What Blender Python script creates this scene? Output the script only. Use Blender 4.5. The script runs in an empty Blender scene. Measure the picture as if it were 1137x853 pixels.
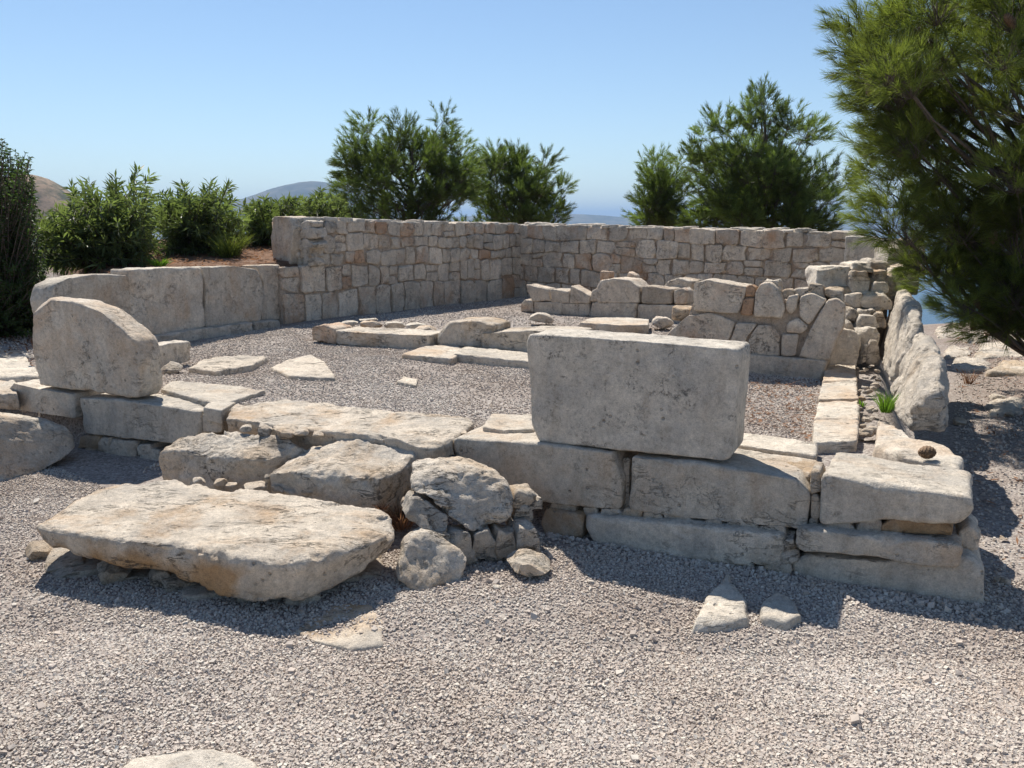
import bpy, math, random
import numpy as np
from mathutils import Vector, Matrix
random.seed(7)
RNG = np.random.default_rng(7)
SC = bpy.context.scene
COL = SC.collection

# ------------------------------------------------------------------ camera, sky, sun, exposure
F, CX, CY, EYE = 920.0, 568.5, 426.5, 1.7
TILT = math.atan((CY - 250) / F)
cam = bpy.data.cameras.new('camera')
cam.sensor_width = 36.0
cam.lens = F / 1137 * 36
cam.clip_start = 0.05
cam.clip_end = 60000
cam_o = bpy.data.objects.new('camera', cam)
COL.objects.link(cam_o)
cam_o.location = (0, 0, EYE)
cam_o.rotation_euler = (math.pi / 2 - TILT, 0, 0)
SC.camera = cam_o

SUN_EL, SUN_AZ = 53.0, -20.0            # azimuth from +Y, negative = left
W = bpy.data.worlds.new('World')
SC.world = W
W.use_nodes = True
nt = W.node_tree
sky = nt.nodes.new('ShaderNodeTexSky')
sky.sky_type = 'NISHITA'
sky.sun_disc = False
sky.sun_elevation = math.radians(SUN_EL)
sky.sun_rotation = math.radians(SUN_AZ)
sky.altitude = 50
sky.air_density = 1.0
sky.dust_density = 0.0
sky.ozone_density = 2.2
bg = nt.nodes['Background']
bg.inputs['Strength'].default_value = 0.086
nt.links.new(sky.outputs[0], bg.inputs['Color'])

sun = bpy.data.lights.new('sun', 'SUN')
sun.energy = 5.0
sun.angle = math.radians(0.53)
sun.color = (1.0, 0.95, 0.87)
sun_o = bpy.data.objects.new('sun', sun)
COL.objects.link(sun_o)
_el, _az = math.radians(SUN_EL), math.radians(SUN_AZ)
SUNV = Vector((math.sin(_az) * math.cos(_el), math.cos(_az) * math.cos(_el), math.sin(_el)))
sun_o.rotation_euler = SUNV.to_track_quat('Z', 'Y').to_euler()
sun_o.location = SUNV * 30

SC.view_settings.view_transform = 'Standard'
SC.view_settings.look = 'None'
SC.view_settings.exposure = 0.52
SC.view_settings.gamma = 1.0
SC.cycles.max_bounces = 8
SC.cycles.volume_bounces = 0

# ------------------------------------------------------------------ measuring helpers (photo measurement -> point on a real plane)
_c, _s = math.cos(TILT), math.sin(TILT)
O = np.array([0, 0, EYE])
def ray(px, py):
    u, v = (px - CX) / F, (py - CY) / F
    return np.array([u, _c - v * _s, -_s - v * _c])
def G(px, py, z=0.0):                   # on the level z
    d = ray(px, py)
    return O + d * ((z - EYE) / d[2])
class Plane:                            # upright plane through two ground points; n points away from the camera
    def __init__(s, a, b):
        s.a, s.b = np.array(a[:2], float), np.array(b[:2], float)
        e = s.b - s.a
        s.L = np.linalg.norm(e)
        s.e = e / s.L
        s.n = np.array([-s.e[1], s.e[0]])
        if s.n[1] < 0 and abs(s.n[1]) > 0.2: s.n = -s.n
    def at(s, px, py, d=0.0, lean=0.0):           # lean: the face falls back by this much per metre of height
        r = ray(px, py)
        return O + r * ((d + lean * O[2] + s.a @ s.n - O[:2] @ s.n) / (r[:2] @ s.n - lean * r[2]))
    def pt(s, q, z, d=0.0):
        p = s.a + s.e * q + s.n * d
        return np.array([p[0], p[1], z])
    @property
    def n3(s): return np.array([s.n[0], s.n[1], 0.0])

# ------------------------------------------------------------------ noise
_perm = np.random.default_rng(3).permutation(512)
_perm = np.concatenate([_perm, _perm, _perm])
_grad = np.random.default_rng(4).normal(size=(512, 3))
_grad /= np.linalg.norm(_grad, axis=1)[:, None]
def perlin(P):
    P = np.asarray(P, float)
    i = np.floor(P).astype(int)
    f = P - i
    i &= 511
    w = f * f * f * (f * (f * 6 - 15) + 10)
    out = 0
    for dx in (0, 1):
        for dy in (0, 1):
            for dz in (0, 1):
                h = _perm[_perm[_perm[(i[:, 0] + dx) & 511] + ((i[:, 1] + dy) & 511)] + ((i[:, 2] + dz) & 511)]
                g = _grad[h & 511]
                d = (g * (f - np.array([dx, dy, dz]))).sum(1)
                wx = w[:, 0] if dx else 1 - w[:, 0]
                wy = w[:, 1] if dy else 1 - w[:, 1]
                wz = w[:, 2] if dz else 1 - w[:, 2]
                out = out + d * wx * wy * wz
    return out * 1.6
def fbm(P, octaves=3, gain=0.5):
    P = np.asarray(P, float)
    a, o, t = 1.0, 0, 0
    for k in range(octaves):
        o = o + a * perlin(P * 2.03 ** k + 17.3 * k)
        t += a
        a *= gain
    return o / t

# ------------------------------------------------------------------ node materials
def mat(name):
    m = bpy.data.materials.new(name)
    m.use_nodes = True
    t = m.node_tree
    t.nodes.clear()
    out = t.nodes.new('ShaderNodeOutputMaterial')
    b = t.nodes.new('ShaderNodeBsdfPrincipled')
    t.links.new(b.outputs[0], out.inputs[0])
    return m, t, b, out
def node(t, kind, **kw):
    n = t.nodes.new('ShaderNode' + kind)
    for k, v in kw.items():
        if k in n.inputs: n.inputs[k].default_value = v
        else: setattr(n, k, v)
    return n
def noise(t, vec, scale, detail=4, rough=0.55, dist=0.0):
    n = node(t, 'TexNoise', Scale=scale, Detail=detail, Roughness=rough, Distortion=dist)
    t.links.new(vec, n.inputs['Vector'])
    return n.outputs['Fac']
def ramp(t, fac, stops, interp='LINEAR'):
    n = node(t, 'ValToRGB')
    n.color_ramp.interpolation = interp
    el = n.color_ramp.elements
    while len(el) > 1: el.remove(el[-1])
    for i, (p, c) in enumerate(stops):
        e = el[0] if i == 0 else el.new(p)
        e.position = p
        e.color = (c if not isinstance(c, (int, float)) else (c, c, c)) + ((1,) if isinstance(c, (int, float)) or len(c) == 3 else ()) if not isinstance(c, (int, float)) else (c, c, c, 1)
    t.links.new(fac, n.inputs[0])
    return n.outputs[0]
def mixc(t, fac, a, b, mode='MIX'):
    n = node(t, 'Mix', data_type='RGBA', blend_type=mode)
    for s, v in ((n.inputs[0], fac), (n.inputs[6], a), (n.inputs[7], b)):
        if hasattr(v, 'links') or hasattr(v, 'is_linked'): t.links.new(v, s)
        elif isinstance(v, (int, float)): s.default_value = v
        else: s.default_value = tuple(v) + (1,) if len(v) == 3 else v
    return n.outputs[2]
def math_(t, op, a, b=0.0, c=None):
    n = node(t, 'Math', operation=op)
    for s, v in zip(n.inputs, (a, b, c)):
        if v is None: continue
        if isinstance(v, (int, float)): s.default_value = v
        else: t.links.new(v, s)
    return n.outputs[0]
def bump(t, b, h, strength, dist, prev=None):
    n = node(t, 'Bump', Strength=strength, Distance=dist)
    t.links.new(h, n.inputs['Height'])
    if prev is not None: t.links.new(prev, n.inputs['Normal'])
    t.links.new(n.outputs[0], b.inputs['Normal'])
    return n.outputs[0]
def attr(t, name):
    return node(t, 'Attribute', attribute_name=name).outputs['Fac']
def pos(t):
    return node(t, 'NewGeometry').outputs['Position']

def stone_mat(name, base, warm, dark, warm_at=0.60, lichen=0.62, rough_bump=1.0, stain=0.5, fiss=0.0):
    m, t, b, out = mat(name)
    p = pos(t)
    mp = node(t, 'Mapping')
    mp.inputs['Scale'].default_value = (5.0, 5.0, 0.9)
    t.links.new(p, mp.inputs['Vector'])
    n1 = noise(t, p, 2.3, 6, 0.65, 0.4)
    n2 = noise(t, p, 9.0, 7, 0.7)
    n3 = noise(t, p, 55.0, 4, 0.7)
    n4 = noise(t, p, 4.4, 7, 0.72, 0.8)
    lo = tuple(x * 0.70 for x in base)
    hi = tuple(min(x * 1.18, 0.8) for x in base)
    c = ramp(t, n2, [(0.28, lo), (0.50, base), (0.72, hi)])
    grey = (base[0] * 0.66, base[1] * 0.69, base[2] * 0.74)
    c = mixc(t, ramp(t, noise(t, p, 3.1, 6, 0.65), [(0.47, 0.0), (0.66, 0.7)]), c, grey)
    # rain streaks running down the faces
    c = mixc(t, ramp(t, noise(t, mp.outputs[0], 3.0, 5, 0.6), [(0.52, 0.0), (0.75, stain)]), c, tuple(x * k for x, k in zip(base, (0.62, 0.56, 0.50))))
    wf = ramp(t, math_(t, 'ADD', n1, math_(t, 'MULTIPLY', attr(t, 'warm'), 0.30)), [(warm_at - 0.06, 0.0), (warm_at + 0.18, 0.8)])
    c = mixc(t, wf, c, warm)
    # dark lichen freckles, gathered in patches
    lf = math_(t, 'MULTIPLY', ramp(t, n4, [(lichen - 0.05, 0.0), (lichen + 0.05, 1.0)]), ramp(t, n3, [(0.46, 0.0), (0.60, 0.85)]))
    c = mixc(t, lf, c, dark)
    # thin cracks
    vc = node(t, 'TexVoronoi', feature='DISTANCE_TO_EDGE', Scale=3.2)
    dv = node(t, 'VectorMath', operation='ADD')
    nz = node(t, 'TexNoise', Scale=3.0, Detail=9, Roughness=0.7)
    t.links.new(p, nz.inputs['Vector'])
    sc_ = node(t, 'VectorMath', operation='SCALE', Scale=0.7)
    t.links.new(nz.outputs['Color'], sc_.inputs[0])
    t.links.new(p, dv.inputs[0]); t.links.new(sc_.outputs[0], dv.inputs[1])
    t.links.new(dv.outputs[0], vc.inputs['Vector'])
    ck = math_(t, 'MULTIPLY', ramp(t, vc.outputs['Distance'], [(0.0, 1.0), (0.009, 0.0)]), ramp(t, noise(t, p, 3.3, 3), [(0.58, 0.0), (0.66, 1.0)]))
    c = mixc(t, math_(t, 'MULTIPLY', ck, 0.55), c, tuple(x * .28 for x in base))
    # solution pits and bedding fissures
    pv = node(t, 'TexVoronoi', Scale=24.0)
    t.links.new(p, pv.inputs['Vector'])
    psep = node(t, 'SeparateColor')
    t.links.new(pv.outputs['Color'], psep.inputs[0])
    pit2 = math_(t, 'MULTIPLY', ramp(t, pv.outputs['Distance'], [(0.10, 1.0), (0.26, 0.0)]), ramp(t, psep.outputs[0], [(0.66, 0.0), (0.72, 1.0)]))
    pit2 = math_(t, 'MULTIPLY', pit2, ramp(t, noise(t, p, 3.7, 4), [(0.48, 0.0), (0.60, 1.0)]))
    c = mixc(t, math_(t, 'MULTIPLY', pit2, 0.55), c, tuple(x * .40 for x in base))
    fm = node(t, 'Mapping')
    fm.inputs['Rotation'].default_value = (0.15, 0.1, 0.42)
    fm.inputs['Scale'].default_value = (1.3, 6.0, 7.0)
    t.links.new(p, fm.inputs['Vector'])
    fr_ = noise(t, fm.outputs[0], 1.9, 6, 0.62, 0.5)
    fz = ramp(t, math_(t, 'ABSOLUTE', math_(t, 'SUBTRACT', fr_, 0.5)), [(0.0, 1.0), (0.016, 0.0)])
    fz = math_(t, 'MULTIPLY', fz, ramp(t, noise(t, p, 4.0, 4), [(0.50, 0.0), (0.60, fiss)]))
    c = mixc(t, math_(t, 'MULTIPLY', fz, 0.8), c, tuple(x * .30 for x in base))
    # centimetre mottling
    c = mixc(t, 1.0, c, ramp(t, noise(t, p, 38.0, 5, 0.75), [(0.32, 0.80), (0.50, 1.03), (0.70, 1.18)]), 'MULTIPLY')
    fine = ramp(t, noise(t, p, 160.0, 3, 0.7), [(0.3, 0.78), (0.7, 1.14)])
    c = mixc(t, 1.0, c, fine, 'MULTIPLY')
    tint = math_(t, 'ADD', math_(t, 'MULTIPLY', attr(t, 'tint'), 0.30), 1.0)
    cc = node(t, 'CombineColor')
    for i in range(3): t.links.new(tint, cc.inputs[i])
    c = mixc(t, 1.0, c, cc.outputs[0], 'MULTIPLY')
    t.links.new(c, b.inputs['Base Color'])
    b.inputs['Roughness'].default_value = 0.92
    b.inputs['Specular IOR Level'].default_value = 0.15
    k = bump(t, b, noise(t, p, 14.0, 9, 0.70, 0.3), 0.6 * rough_bump, 0.03)
    k = bump(t, b, noise(t, p, 75.0, 5, 0.75), min(1.0, 0.8 * rough_bump), 0.010, k)
    k = bump(t, b, math_(t, 'MULTIPLY', ck, -1.0), 0.8, 0.012, k)
    k = bump(t, b, math_(t, 'MULTIPLY', math_(t, 'ADD', fz, pit2), -1.0), 1.0, 0.012, k)
    pit = node(t, 'TexVoronoi', Scale=38.0)
    t.links.new(p, pit.inputs['Vector'])
    bump(t, b, ramp(t, pit.outputs['Distance'], [(0.02, 0.0), (0.22, 1.0)]), 0.22 * rough_bump, 0.006, k)
    return m
M = {}
M['lime'] = stone_mat('pale limestone', (0.625, 0.55, 0.45), (0.52, 0.365, 0.235), (0.10, 0.095, 0.08), 0.58, 0.645, 1.0, 0.5, 0.35)
M['lichen'] = stone_mat('lichen spotted limestone', (0.61, 0.545, 0.455), (0.51, 0.365, 0.24), (0.09, 0.085, 0.075), 0.66, 0.585)
M['warm'] = stone_mat('ochre limestone', (0.64, 0.55, 0.44), (0.43, 0.245, 0.10), (0.07, 0.06, 0.05), 0.60, 0.64, 1.3, 0.3, 1.0)
M['rough'] = stone_mat('rough limestone', (0.62, 0.54, 0.44), (0.48, 0.335, 0.20), (0.08, 0.075, 0.065), 0.56, 0.61, 1.6, 0.5, 1.0)
M['wall'] = stone_mat('masonry limestone', (0.70, 0.59, 0.465), (0.52, 0.30, 0.17), (0.10, 0.08, 0.065), 0.565, 0.60, 1.5, 0.6, 0.5)
M['mortar'] = stone_mat('earthy mortar', (0.52, 0.42, 0.325), (0.42, 0.26, 0.16), (0.10, 0.08, 0.06), 0.55, 0.62, 1.8)

def plain(name, col, rough=0.9, var=0.25, scale=20, trans=None):
    m, t, b, out = mat(name)
    p = pos(t)
    f = noise(t, p, scale, 4)
    a = math_(t, 'ADD', math_(t, 'MULTIPLY', attr(t, 'tint'), 0.35), 0.0)
    c = ramp(t, math_(t, 'ADD', f, a), [(0.25, tuple(x * (1 - var) for x in col)), (0.75, tuple(x * (1 + var) for x in col))])
    t.links.new(c, b.inputs['Base Color'])
    b.inputs['Roughness'].default_value = rough
    b.inputs['Specular IOR Level'].default_value = 0.25
    if trans:
        tr = node(t, 'BsdfTranslucent')
        c2 = mixc(t, 1.0, c, trans, 'MULTIPLY')
        t.links.new(c2, tr.inputs['Color'])
        mx = node(t, 'MixShader', Fac=0.42)
        t.links.new(b.outputs[0], mx.inputs[1])
        t.links.new(tr.outputs[0], mx.inputs[2])
        t.links.new(mx.outputs[0], out.inputs[0])
    return m
M['needle'] = plain('pine needles', (0.125, 0.150, 0.040), 0.5, 0.45, 3.0, (1.7, 1.8, 0.9))
M['needle_dark'] = plain('dark pine needles', (0.105, 0.135, 0.042), 0.5, 0.45, 1.4, (1.6, 1.8, 0.9))
M['oleander'] = plain('oleander leaves', (0.125, 0.150, 0.068), 0.4, 0.4, 2.0, (1.5, 1.7, 0.8))
M['shrub'] = plain('dark shrub leaves', (0.050, 0.075, 0.026), 0.5, 0.45, 2.5, (1.4, 1.6, 0.8))
M['bark'] = plain('grey brown bark', (0.115, 0.092, 0.075), 0.95, 0.4, 40)
M['cone'] = plain('pine cone', (0.20, 0.13, 0.08), 0.8, 0.4, 60)
M['dry'] = plain('dry leaves', (0.24, 0.13, 0.075), 0.9, 0.4, 9, (1.2, 1.1, 0.9))
M['grass'] = plain('fresh grass', (0.13, 0.22, 0.035), 0.6, 0.3, 9, (1.6, 1.8, 0.8))
M['blossom'] = plain('white blossom', (0.75, 0.68, 0.70), 0.7, 0.1, 9)

def gravel_mat():
    m, t, b, out = mat('gravel stones')
    p = pos(t)
    r = attr(t, 'tint')
    c = ramp(t, r, [(0.0, (0.28, 0.24, 0.205)), (0.22, (0.45, 0.395, 0.345)), (0.45, (0.54, 0.465, 0.40)), (0.62, (0.51, 0.465, 0.41)), (0.8, (0.60, 0.545, 0.47)), (0.95, (0.68, 0.625, 0.54)), (1.0, (0.51, 0.375, 0.265))])
    c = mixc(t, ramp(t, noise(t, p, 1.7, 6, 0.65), [(0.54, 0.0), (0.72, 0.45)]), c, (0.46, 0.345, 0.25))
    big = ramp(t, noise(t, p, 1.1, 4), [(0.35, (0.90, 0.86, 0.83)), (0.65, (1.06, 1.06, 1.06))])
    c = mixc(t, 1.0, c, big, 'MULTIPLY')
    t.links.new(c, b.inputs['Base Color'])
    b.inputs['Roughness'].default_value = 0.95
    b.inputs['Specular IOR Level'].default_value = 0.1
    bump(t, b, noise(t, p, 300, 3), 0.4, 0.002)
    return m
M['gravel'] = gravel_mat()
def ground_mat():
    m, t, b, out = mat('gravel ground')
    p = pos(t)
    v = node(t, 'TexVoronoi', Scale=62.0, Randomness=1.0)
    t.links.new(p, v.inputs['Vector'])
    sep = node(t, 'SeparateColor')
    t.links.new(v.outputs['Color'], sep.inputs[0])
    c = ramp(t, sep.outputs[0], [(0.0, (0.19, 0.165, 0.145)), (0.3, (0.29, 0.25, 0.225)), (0.6, (0.33, 0.29, 0.26)), (0.85, (0.38, 0.34, 0.30)), (1.0, (0.44, 0.405, 0.36))])
    red = attr(t, 'litter')
    f = math_(t, 'MULTIPLY', ramp(t, math_(t, 'ADD', math_(t, 'MULTIPLY', noise(t, p, 7, 6, 0.7), 0.7), math_(t, 'MULTIPLY', red, 0.42)), [(0.56, 0.0), (0.72, 0.85)]), 1.0)
    c = mixc(t, f, c, ramp(t, noise(t, p, 40, 5), [(0.3, (0.13, 0.068, 0.042)), (0.7, (0.29, 0.18, 0.125))]))
    soil = attr(t, 'soil')
    sc = ramp(t, noise(t, p, 3.0, 8, 0.7), [(0.3, (0.12, 0.075, 0.05)), (0.55, (0.24, 0.155, 0.11)), (0.75, (0.36, 0.29, 0.23))])
    c = mixc(t, soil, c, sc)
    big = ramp(t, noise(t, p, 1.1, 4), [(0.35, (0.90, 0.86, 0.83)), (0.65, (1.06, 1.06, 1.06))])
    c = mixc(t, 1.0, c, big, 'MULTIPLY')
    t.links.new(c, b.inputs['Base Color'])
    b.inputs['Roughness'].default_value = 0.97
    b.inputs['Specular IOR Level'].default_value = 0.05
    k = bump(t, b, ramp(t, v.outputs['Distance'], [(0.0, 1.0), (0.55, 0.0)]), 0.7, 0.012)
    bump(t, b, noise(t, p, 25, 5), 0.4, 0.02, k)
    return m
M['ground'] = ground_mat()

# ------------------------------------------------------------------ mesh assembly
class MB:
    def __init__(s): s.v, s.f, s.a, s.n = [], [], {}, 0
    def add(s, V, Fa, **at):
        V = np.asarray(V, float)
        s.v.append(V)
        s.f.append(np.asarray(Fa, int) + s.n)
        for k in ('tint', 'warm'):
            s.a.setdefault(k, []).append(np.broadcast_to(np.asarray(at.get(k, 0.0), float), (len(V),)))
        s.n += len(V)
    def mesh(s, name, m, smooth=True):
        me = bpy.data.meshes.new(name)
        V = np.concatenate(s.v)
        loops, starts, tot = [], [], 0
        for fa in s.f:
            k = fa.shape[1]
            loops.append(fa.ravel())
            starts.append(tot + np.arange(len(fa)) * k)
            tot += fa.size
        me.vertices.add(len(V))
        me.vertices.foreach_set('co', V.ravel().astype(np.float32))
        L = np.concatenate(loops)
        S = np.concatenate(starts)
        me.loops.add(len(L))
        me.loops.foreach_set('vertex_index', L.astype(np.int32))
        me.polygons.add(len(S))
        me.polygons.foreach_set('loop_start', S.astype(np.int32))
        me.update(calc_edges=True)
        me.polygons.foreach_set('use_smooth', np.full(len(S), smooth))
        for k, v in s.a.items():
            at = me.attributes.new(k, 'FLOAT', 'POINT')
            at.data.foreach_set('value', np.concatenate(v).astype(np.float32))
        me.materials.append(m)
        me.validate()
        return me
    def obj(s, name, m, parent=None, smooth=True, origin=None):
        if origin is not None:
            for i in range(len(s.v)): s.v[i] = s.v[i] - np.asarray(origin)
        o = bpy.data.objects.new(name, s.mesh(name, m, smooth))
        if origin is not None: o.location = tuple(origin)
        COL.objects.link(o)
        if parent is not None: o.parent = parent
        return o
def tag(o, label=None, cat=None, group=None, kind=None):
    if label: o['label'] = label
    if cat: o['category'] = cat
    if group: o['group'] = group
    if kind: o['kind'] = kind
    return o
def empty(name, loc):
    o = bpy.data.objects.new(name, None)
    o.location = tuple(loc)
    COL.objects.link(o)
    return o

# ------------------------------------------------------------------ stones
def lattice(nu, nv, nw):
    I = np.full((nu + 1, nv + 1, nw + 1), -1, int)
    msk = np.zeros(I.shape, bool)
    msk[0], msk[-1], msk[:, 0], msk[:, -1], msk[:, :, 0], msk[:, :, -1] = (True,) * 6
    I[msk] = np.arange(msk.sum())
    g = np.argwhere(msk)
    def q(A, flip):
        a, b, c, d = A[:-1, :-1].ravel(), A[1:, :-1].ravel(), A[1:, 1:].ravel(), A[:-1, 1:].ravel()
        return np.stack([a, d, c, b] if flip else [a, b, c, d], 1)
    Fa = np.concatenate([q(I[:, :, -1], False), q(I[:, :, 0], True), q(I[0], True), q(I[-1], False), q(I[:, 0], False), q(I[:, -1], True)])
    return g / np.array([nu, nv, nw]) * 2 - 1, Fa
def vnormals(V, Fa):
    n = np.cross(V[Fa[:, 2]] - V[Fa[:, 0]], V[Fa[:, 3]] - V[Fa[:, 1]])
    N = np.zeros_like(V)
    for k in range(4): np.add.at(N, Fa[:, k], n)
    return N / (np.linalg.norm(N, axis=1)[:, None] + 1e-12)
def round_poly(P, rc):
    out = []
    K = len(P)
    for i in range(K):
        a, p, b = P[i - 1], P[i], P[(i + 1) % K]
        da, db = a[:3] - p[:3], b[:3] - p[:3]
        la, lb = np.linalg.norm(da), np.linalg.norm(db)
        ca, cb = min(rc / la, 0.33), min(rc / lb, 0.33)
        p1, p2 = p + (a - p) * ca, p + (b - p) * cb
        out += [p1, 0.25 * p1 + 0.25 * p2 + 0.5 * p, p2]
    return np.array(out)
def stone_geo(front, back, res=0.02, rho=0.03, amp=0.006, seed=0, corner=None, chips=0, chipd=0.06, wear=0.7, nmax=46, ridge=0.0, strata=0.0):
    """Rough stone between two matching outlines: worn edges, chipped facets, uneven skin."""
    front, back = np.asarray(front, float), np.asarray(back, float)
    rs = np.random.default_rng(seed)
    P = round_poly(np.hstack([front, back]), corner if corner is not None else rho)
    Q = np.vstack([P, P[:1]])
    seg = np.linalg.norm(np.diff(Q[:, :3], axis=0), axis=1)
    t = np.concatenate([[0], np.cumsum(seg)])
    per = t[-1]
    t /= per
    T = np.linalg.norm(front.mean(0) - back.mean(0))
    nu = int(np.clip(per / 4 / res, 4, nmax))
    nw = int(np.clip(T / res, 3, nmax))
    X, Fa = lattice(nu, nu, nw)
    X = 0.55 * X + 0.45 * np.sin(X * math.pi / 2)
    u, v, w = X.T
    r = np.maximum(abs(u), abs(v))
    rr = np.where(r < 1e-9, 1, r)
    a, b = u / rr, v / rr
    th = np.where(b <= -1 + 1e-9, (a + 1) / 8, np.where(a >= 1 - 1e-9, 0.25 + (b + 1) / 8, np.where(b >= 1 - 1e-9, 0.5 + (1 - a) / 8, 0.75 + (1 - b) / 8)))
    th = th % 1.0
    cf = front.mean(0); cb = back.mean(0)
    edge = np.stack([np.interp(th, t, Q[:, k]) for k in range(6)], 1)
    Ri = max(np.linalg.norm(edge[:, :3] - cf, axis=1).min(), 0.01)
    off = rs.uniform(0, 200, 3)
    E0 = edge[:, :3] * (1 - (w[:, None] + 1) / 2) + edge[:, 3:] * (w[:, None] + 1) / 2
    ro = rho * (0.55 + wear * np.clip(5.5 * (fbm(E0 * 4.2 + off, 4) - 0.02), 0, 3.2) + wear * 3.0 * np.clip(fbm(E0 * 1.7 + off + 50, 2) - .18, 0, 1))
    A = np.clip(ro / Ri, 0.01, 0.85)
    B = np.clip(ro / (T / 2), 0.01, 0.85)
    q1 = np.clip((r - (1 - A)) / A, 0, 1)
    q2 = np.clip((abs(w) - (1 - B)) / B, 0, 1)
    both = (q1 > 0) & (q2 > 0)
    sc = np.where(both, np.maximum(q1, q2) / np.sqrt(q1 ** 2 + q2 ** 2 + 1e-12), 1)
    r2 = np.where(both, 1 - A + A * q1 * sc, r)
    w2 = np.where(both, np.sign(w) * (1 - B + B * q2 * sc), w)
    k = ((w2 + 1) / 2)[:, None]
    fr = cf + (edge[:, :3] - cf) * r2[:, None]
    ba = cb + (edge[:, 3:] - cb) * r2[:, None]
    V = fr * (1 - k) + ba * k
    cen = V.mean(0)
    size = np.ptp(V, axis=0)
    for _ in range(chips):
        d = rs.normal(size=3)
        d /= np.linalg.norm(d)
        h = ((V - cen) @ d)
        cut = h.max() - rs.uniform(0.25, 1.0) * chipd
        over = np.maximum(0, h - cut)
        V = V - over[:, None] * d * 0.93
    N = vnormals(V, Fa)
    if np.einsum('ij,ij->i', N, V - cen).sum() < 0:
        Fa = Fa[:, ::-1]; N = -N
    s = max(np.sort(size)[1], 0.05)
    dsp = amp * (1.3 * fbm(V * (1.6 / s) + off, 2) + 0.9 * fbm(V * 9 + off, 3) + 0.45 * fbm(V * 34 + off, 2))
    if ridge:
        rd = 1 - 2 * abs(fbm(V * (2.6 / s) * np.array([1, 1, 1.6]) + off + 31, 3))
        dsp += ridge * (rd - 0.55)
    if strata:                                  # flaking beds: small steps where a layer has broken off
        h = fbm(V * np.array([5, 5, 2.0]) + off + 60, 4) * 2.4
        st = np.floor(h * 2) / 2
        fr_ = h * 2 - np.floor(h * 2)
        dsp += strata * (st + .5 * sst_(fr_, .75, 1.0)) 
    V = V + N * dsp[:, None]
    return V, Fa
def sst_(x, a, b):
    t = np.clip((x - a) / (b - a), 0, 1)
    return t * t * (3 - 2 * t)
SEED = [100]
def stone(name, label, cat, front, back, m='lime', group=None, tint=None, warm=0.0, parent=None, side_warm=None, sharp=0.52, **kw):
    kw['rho'] = kw.get('rho', .03) * sharp
    kw['corner'] = kw.get('corner', kw['rho']) * .65
    SEED[0] += 1
    V, Fa = stone_geo(front, back, seed=SEED[0], **kw)
    mb = MB()
    rs = np.random.default_rng(SEED[0])
    if warm == 0.0: warm = rs.uniform(-.35, .45)
    if side_warm is not None:
        zr = (V[:, 2] - V[:, 2].min()) / np.ptp(V[:, 2])
        warm = warm + (side_warm + 2.4 * fbm(V * 2.2 + 9, 3) - warm) * (1 - sst_(zr, .45, .95))
    mb.add(V, Fa, tint=rs.uniform(-0.35, 0.35) if tint is None else tint, warm=warm)
    o = None
    if parent is None:
        c = V.mean(0); c[2] = V[:, 2].min()
        o = mb.obj(name, M[m], None, True, c)
        tag(o, label, cat, group)
    else:
        o = mb.obj(name, M[m], parent)
        if label: o['label'] = label
    return o
def on_wall(name, label, cat, plane, pts, depth, d=0.0, m='lime', group=None, shrink=1.0, drop=0.0, skew=0.0, lean=0.0, **kw):
    """outline measured on an upright plane, running `depth` back from it"""
    f = np.array([plane.at(x, y, d, lean) for x, y in pts])
    e3 = np.array([plane.e[0], plane.e[1], 0])
    b = f + plane.n3 * depth + e3 * skew
    cb = b.mean(0)
    b = cb + (b - cb) * shrink
    b[:, 2] -= drop
    return stone(name, label, cat, f, b, m, group, **kw)
def on_level(name, label, cat, pts, z, thick, m='lime', grow=1.0, shift=(0, 0), tilt=None, **kw):
    """top outline measured on the level z, `thick` deep"""
    f = np.array([G(x, y, z_) for (x, y), z_ in zip(pts, np.broadcast_to(z, (len(pts),)))])
    b = f.copy()
    cb = b.mean(0)
    b = cb + (b - cb) * grow
    b[:, 2] -= thick
    b[:, 0] += shift[0]; b[:, 1] += shift[1]
    return stone(name, label, cat, f, b, m, **kw)
def rect(x0, y0, x1, y1, j=0.06, seed=None):
    r = random.Random(seed if seed is not None else x0 * 131 + y0 * 7 + x1)
    w, h = x1 - x0, y1 - y0
    k = lambda a: a * r.uniform(-j, j)
    return [(x0 + k(w), y1 + k(h)), (x0 + w * .5 + k(w), y1 + k(h)), (x1 + k(w), y1 + k(h)), (x1 + k(w), y0 + h * .5 + k(h)), (x1 + k(w) - w * j, y0 + k(h)), (x0 + w * .5 + k(w), y0 + k(h)), (x0 + k(w) + w * j, y0 + k(h)), (x0 + k(w), y0 + h * .5 + k(h))]
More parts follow.
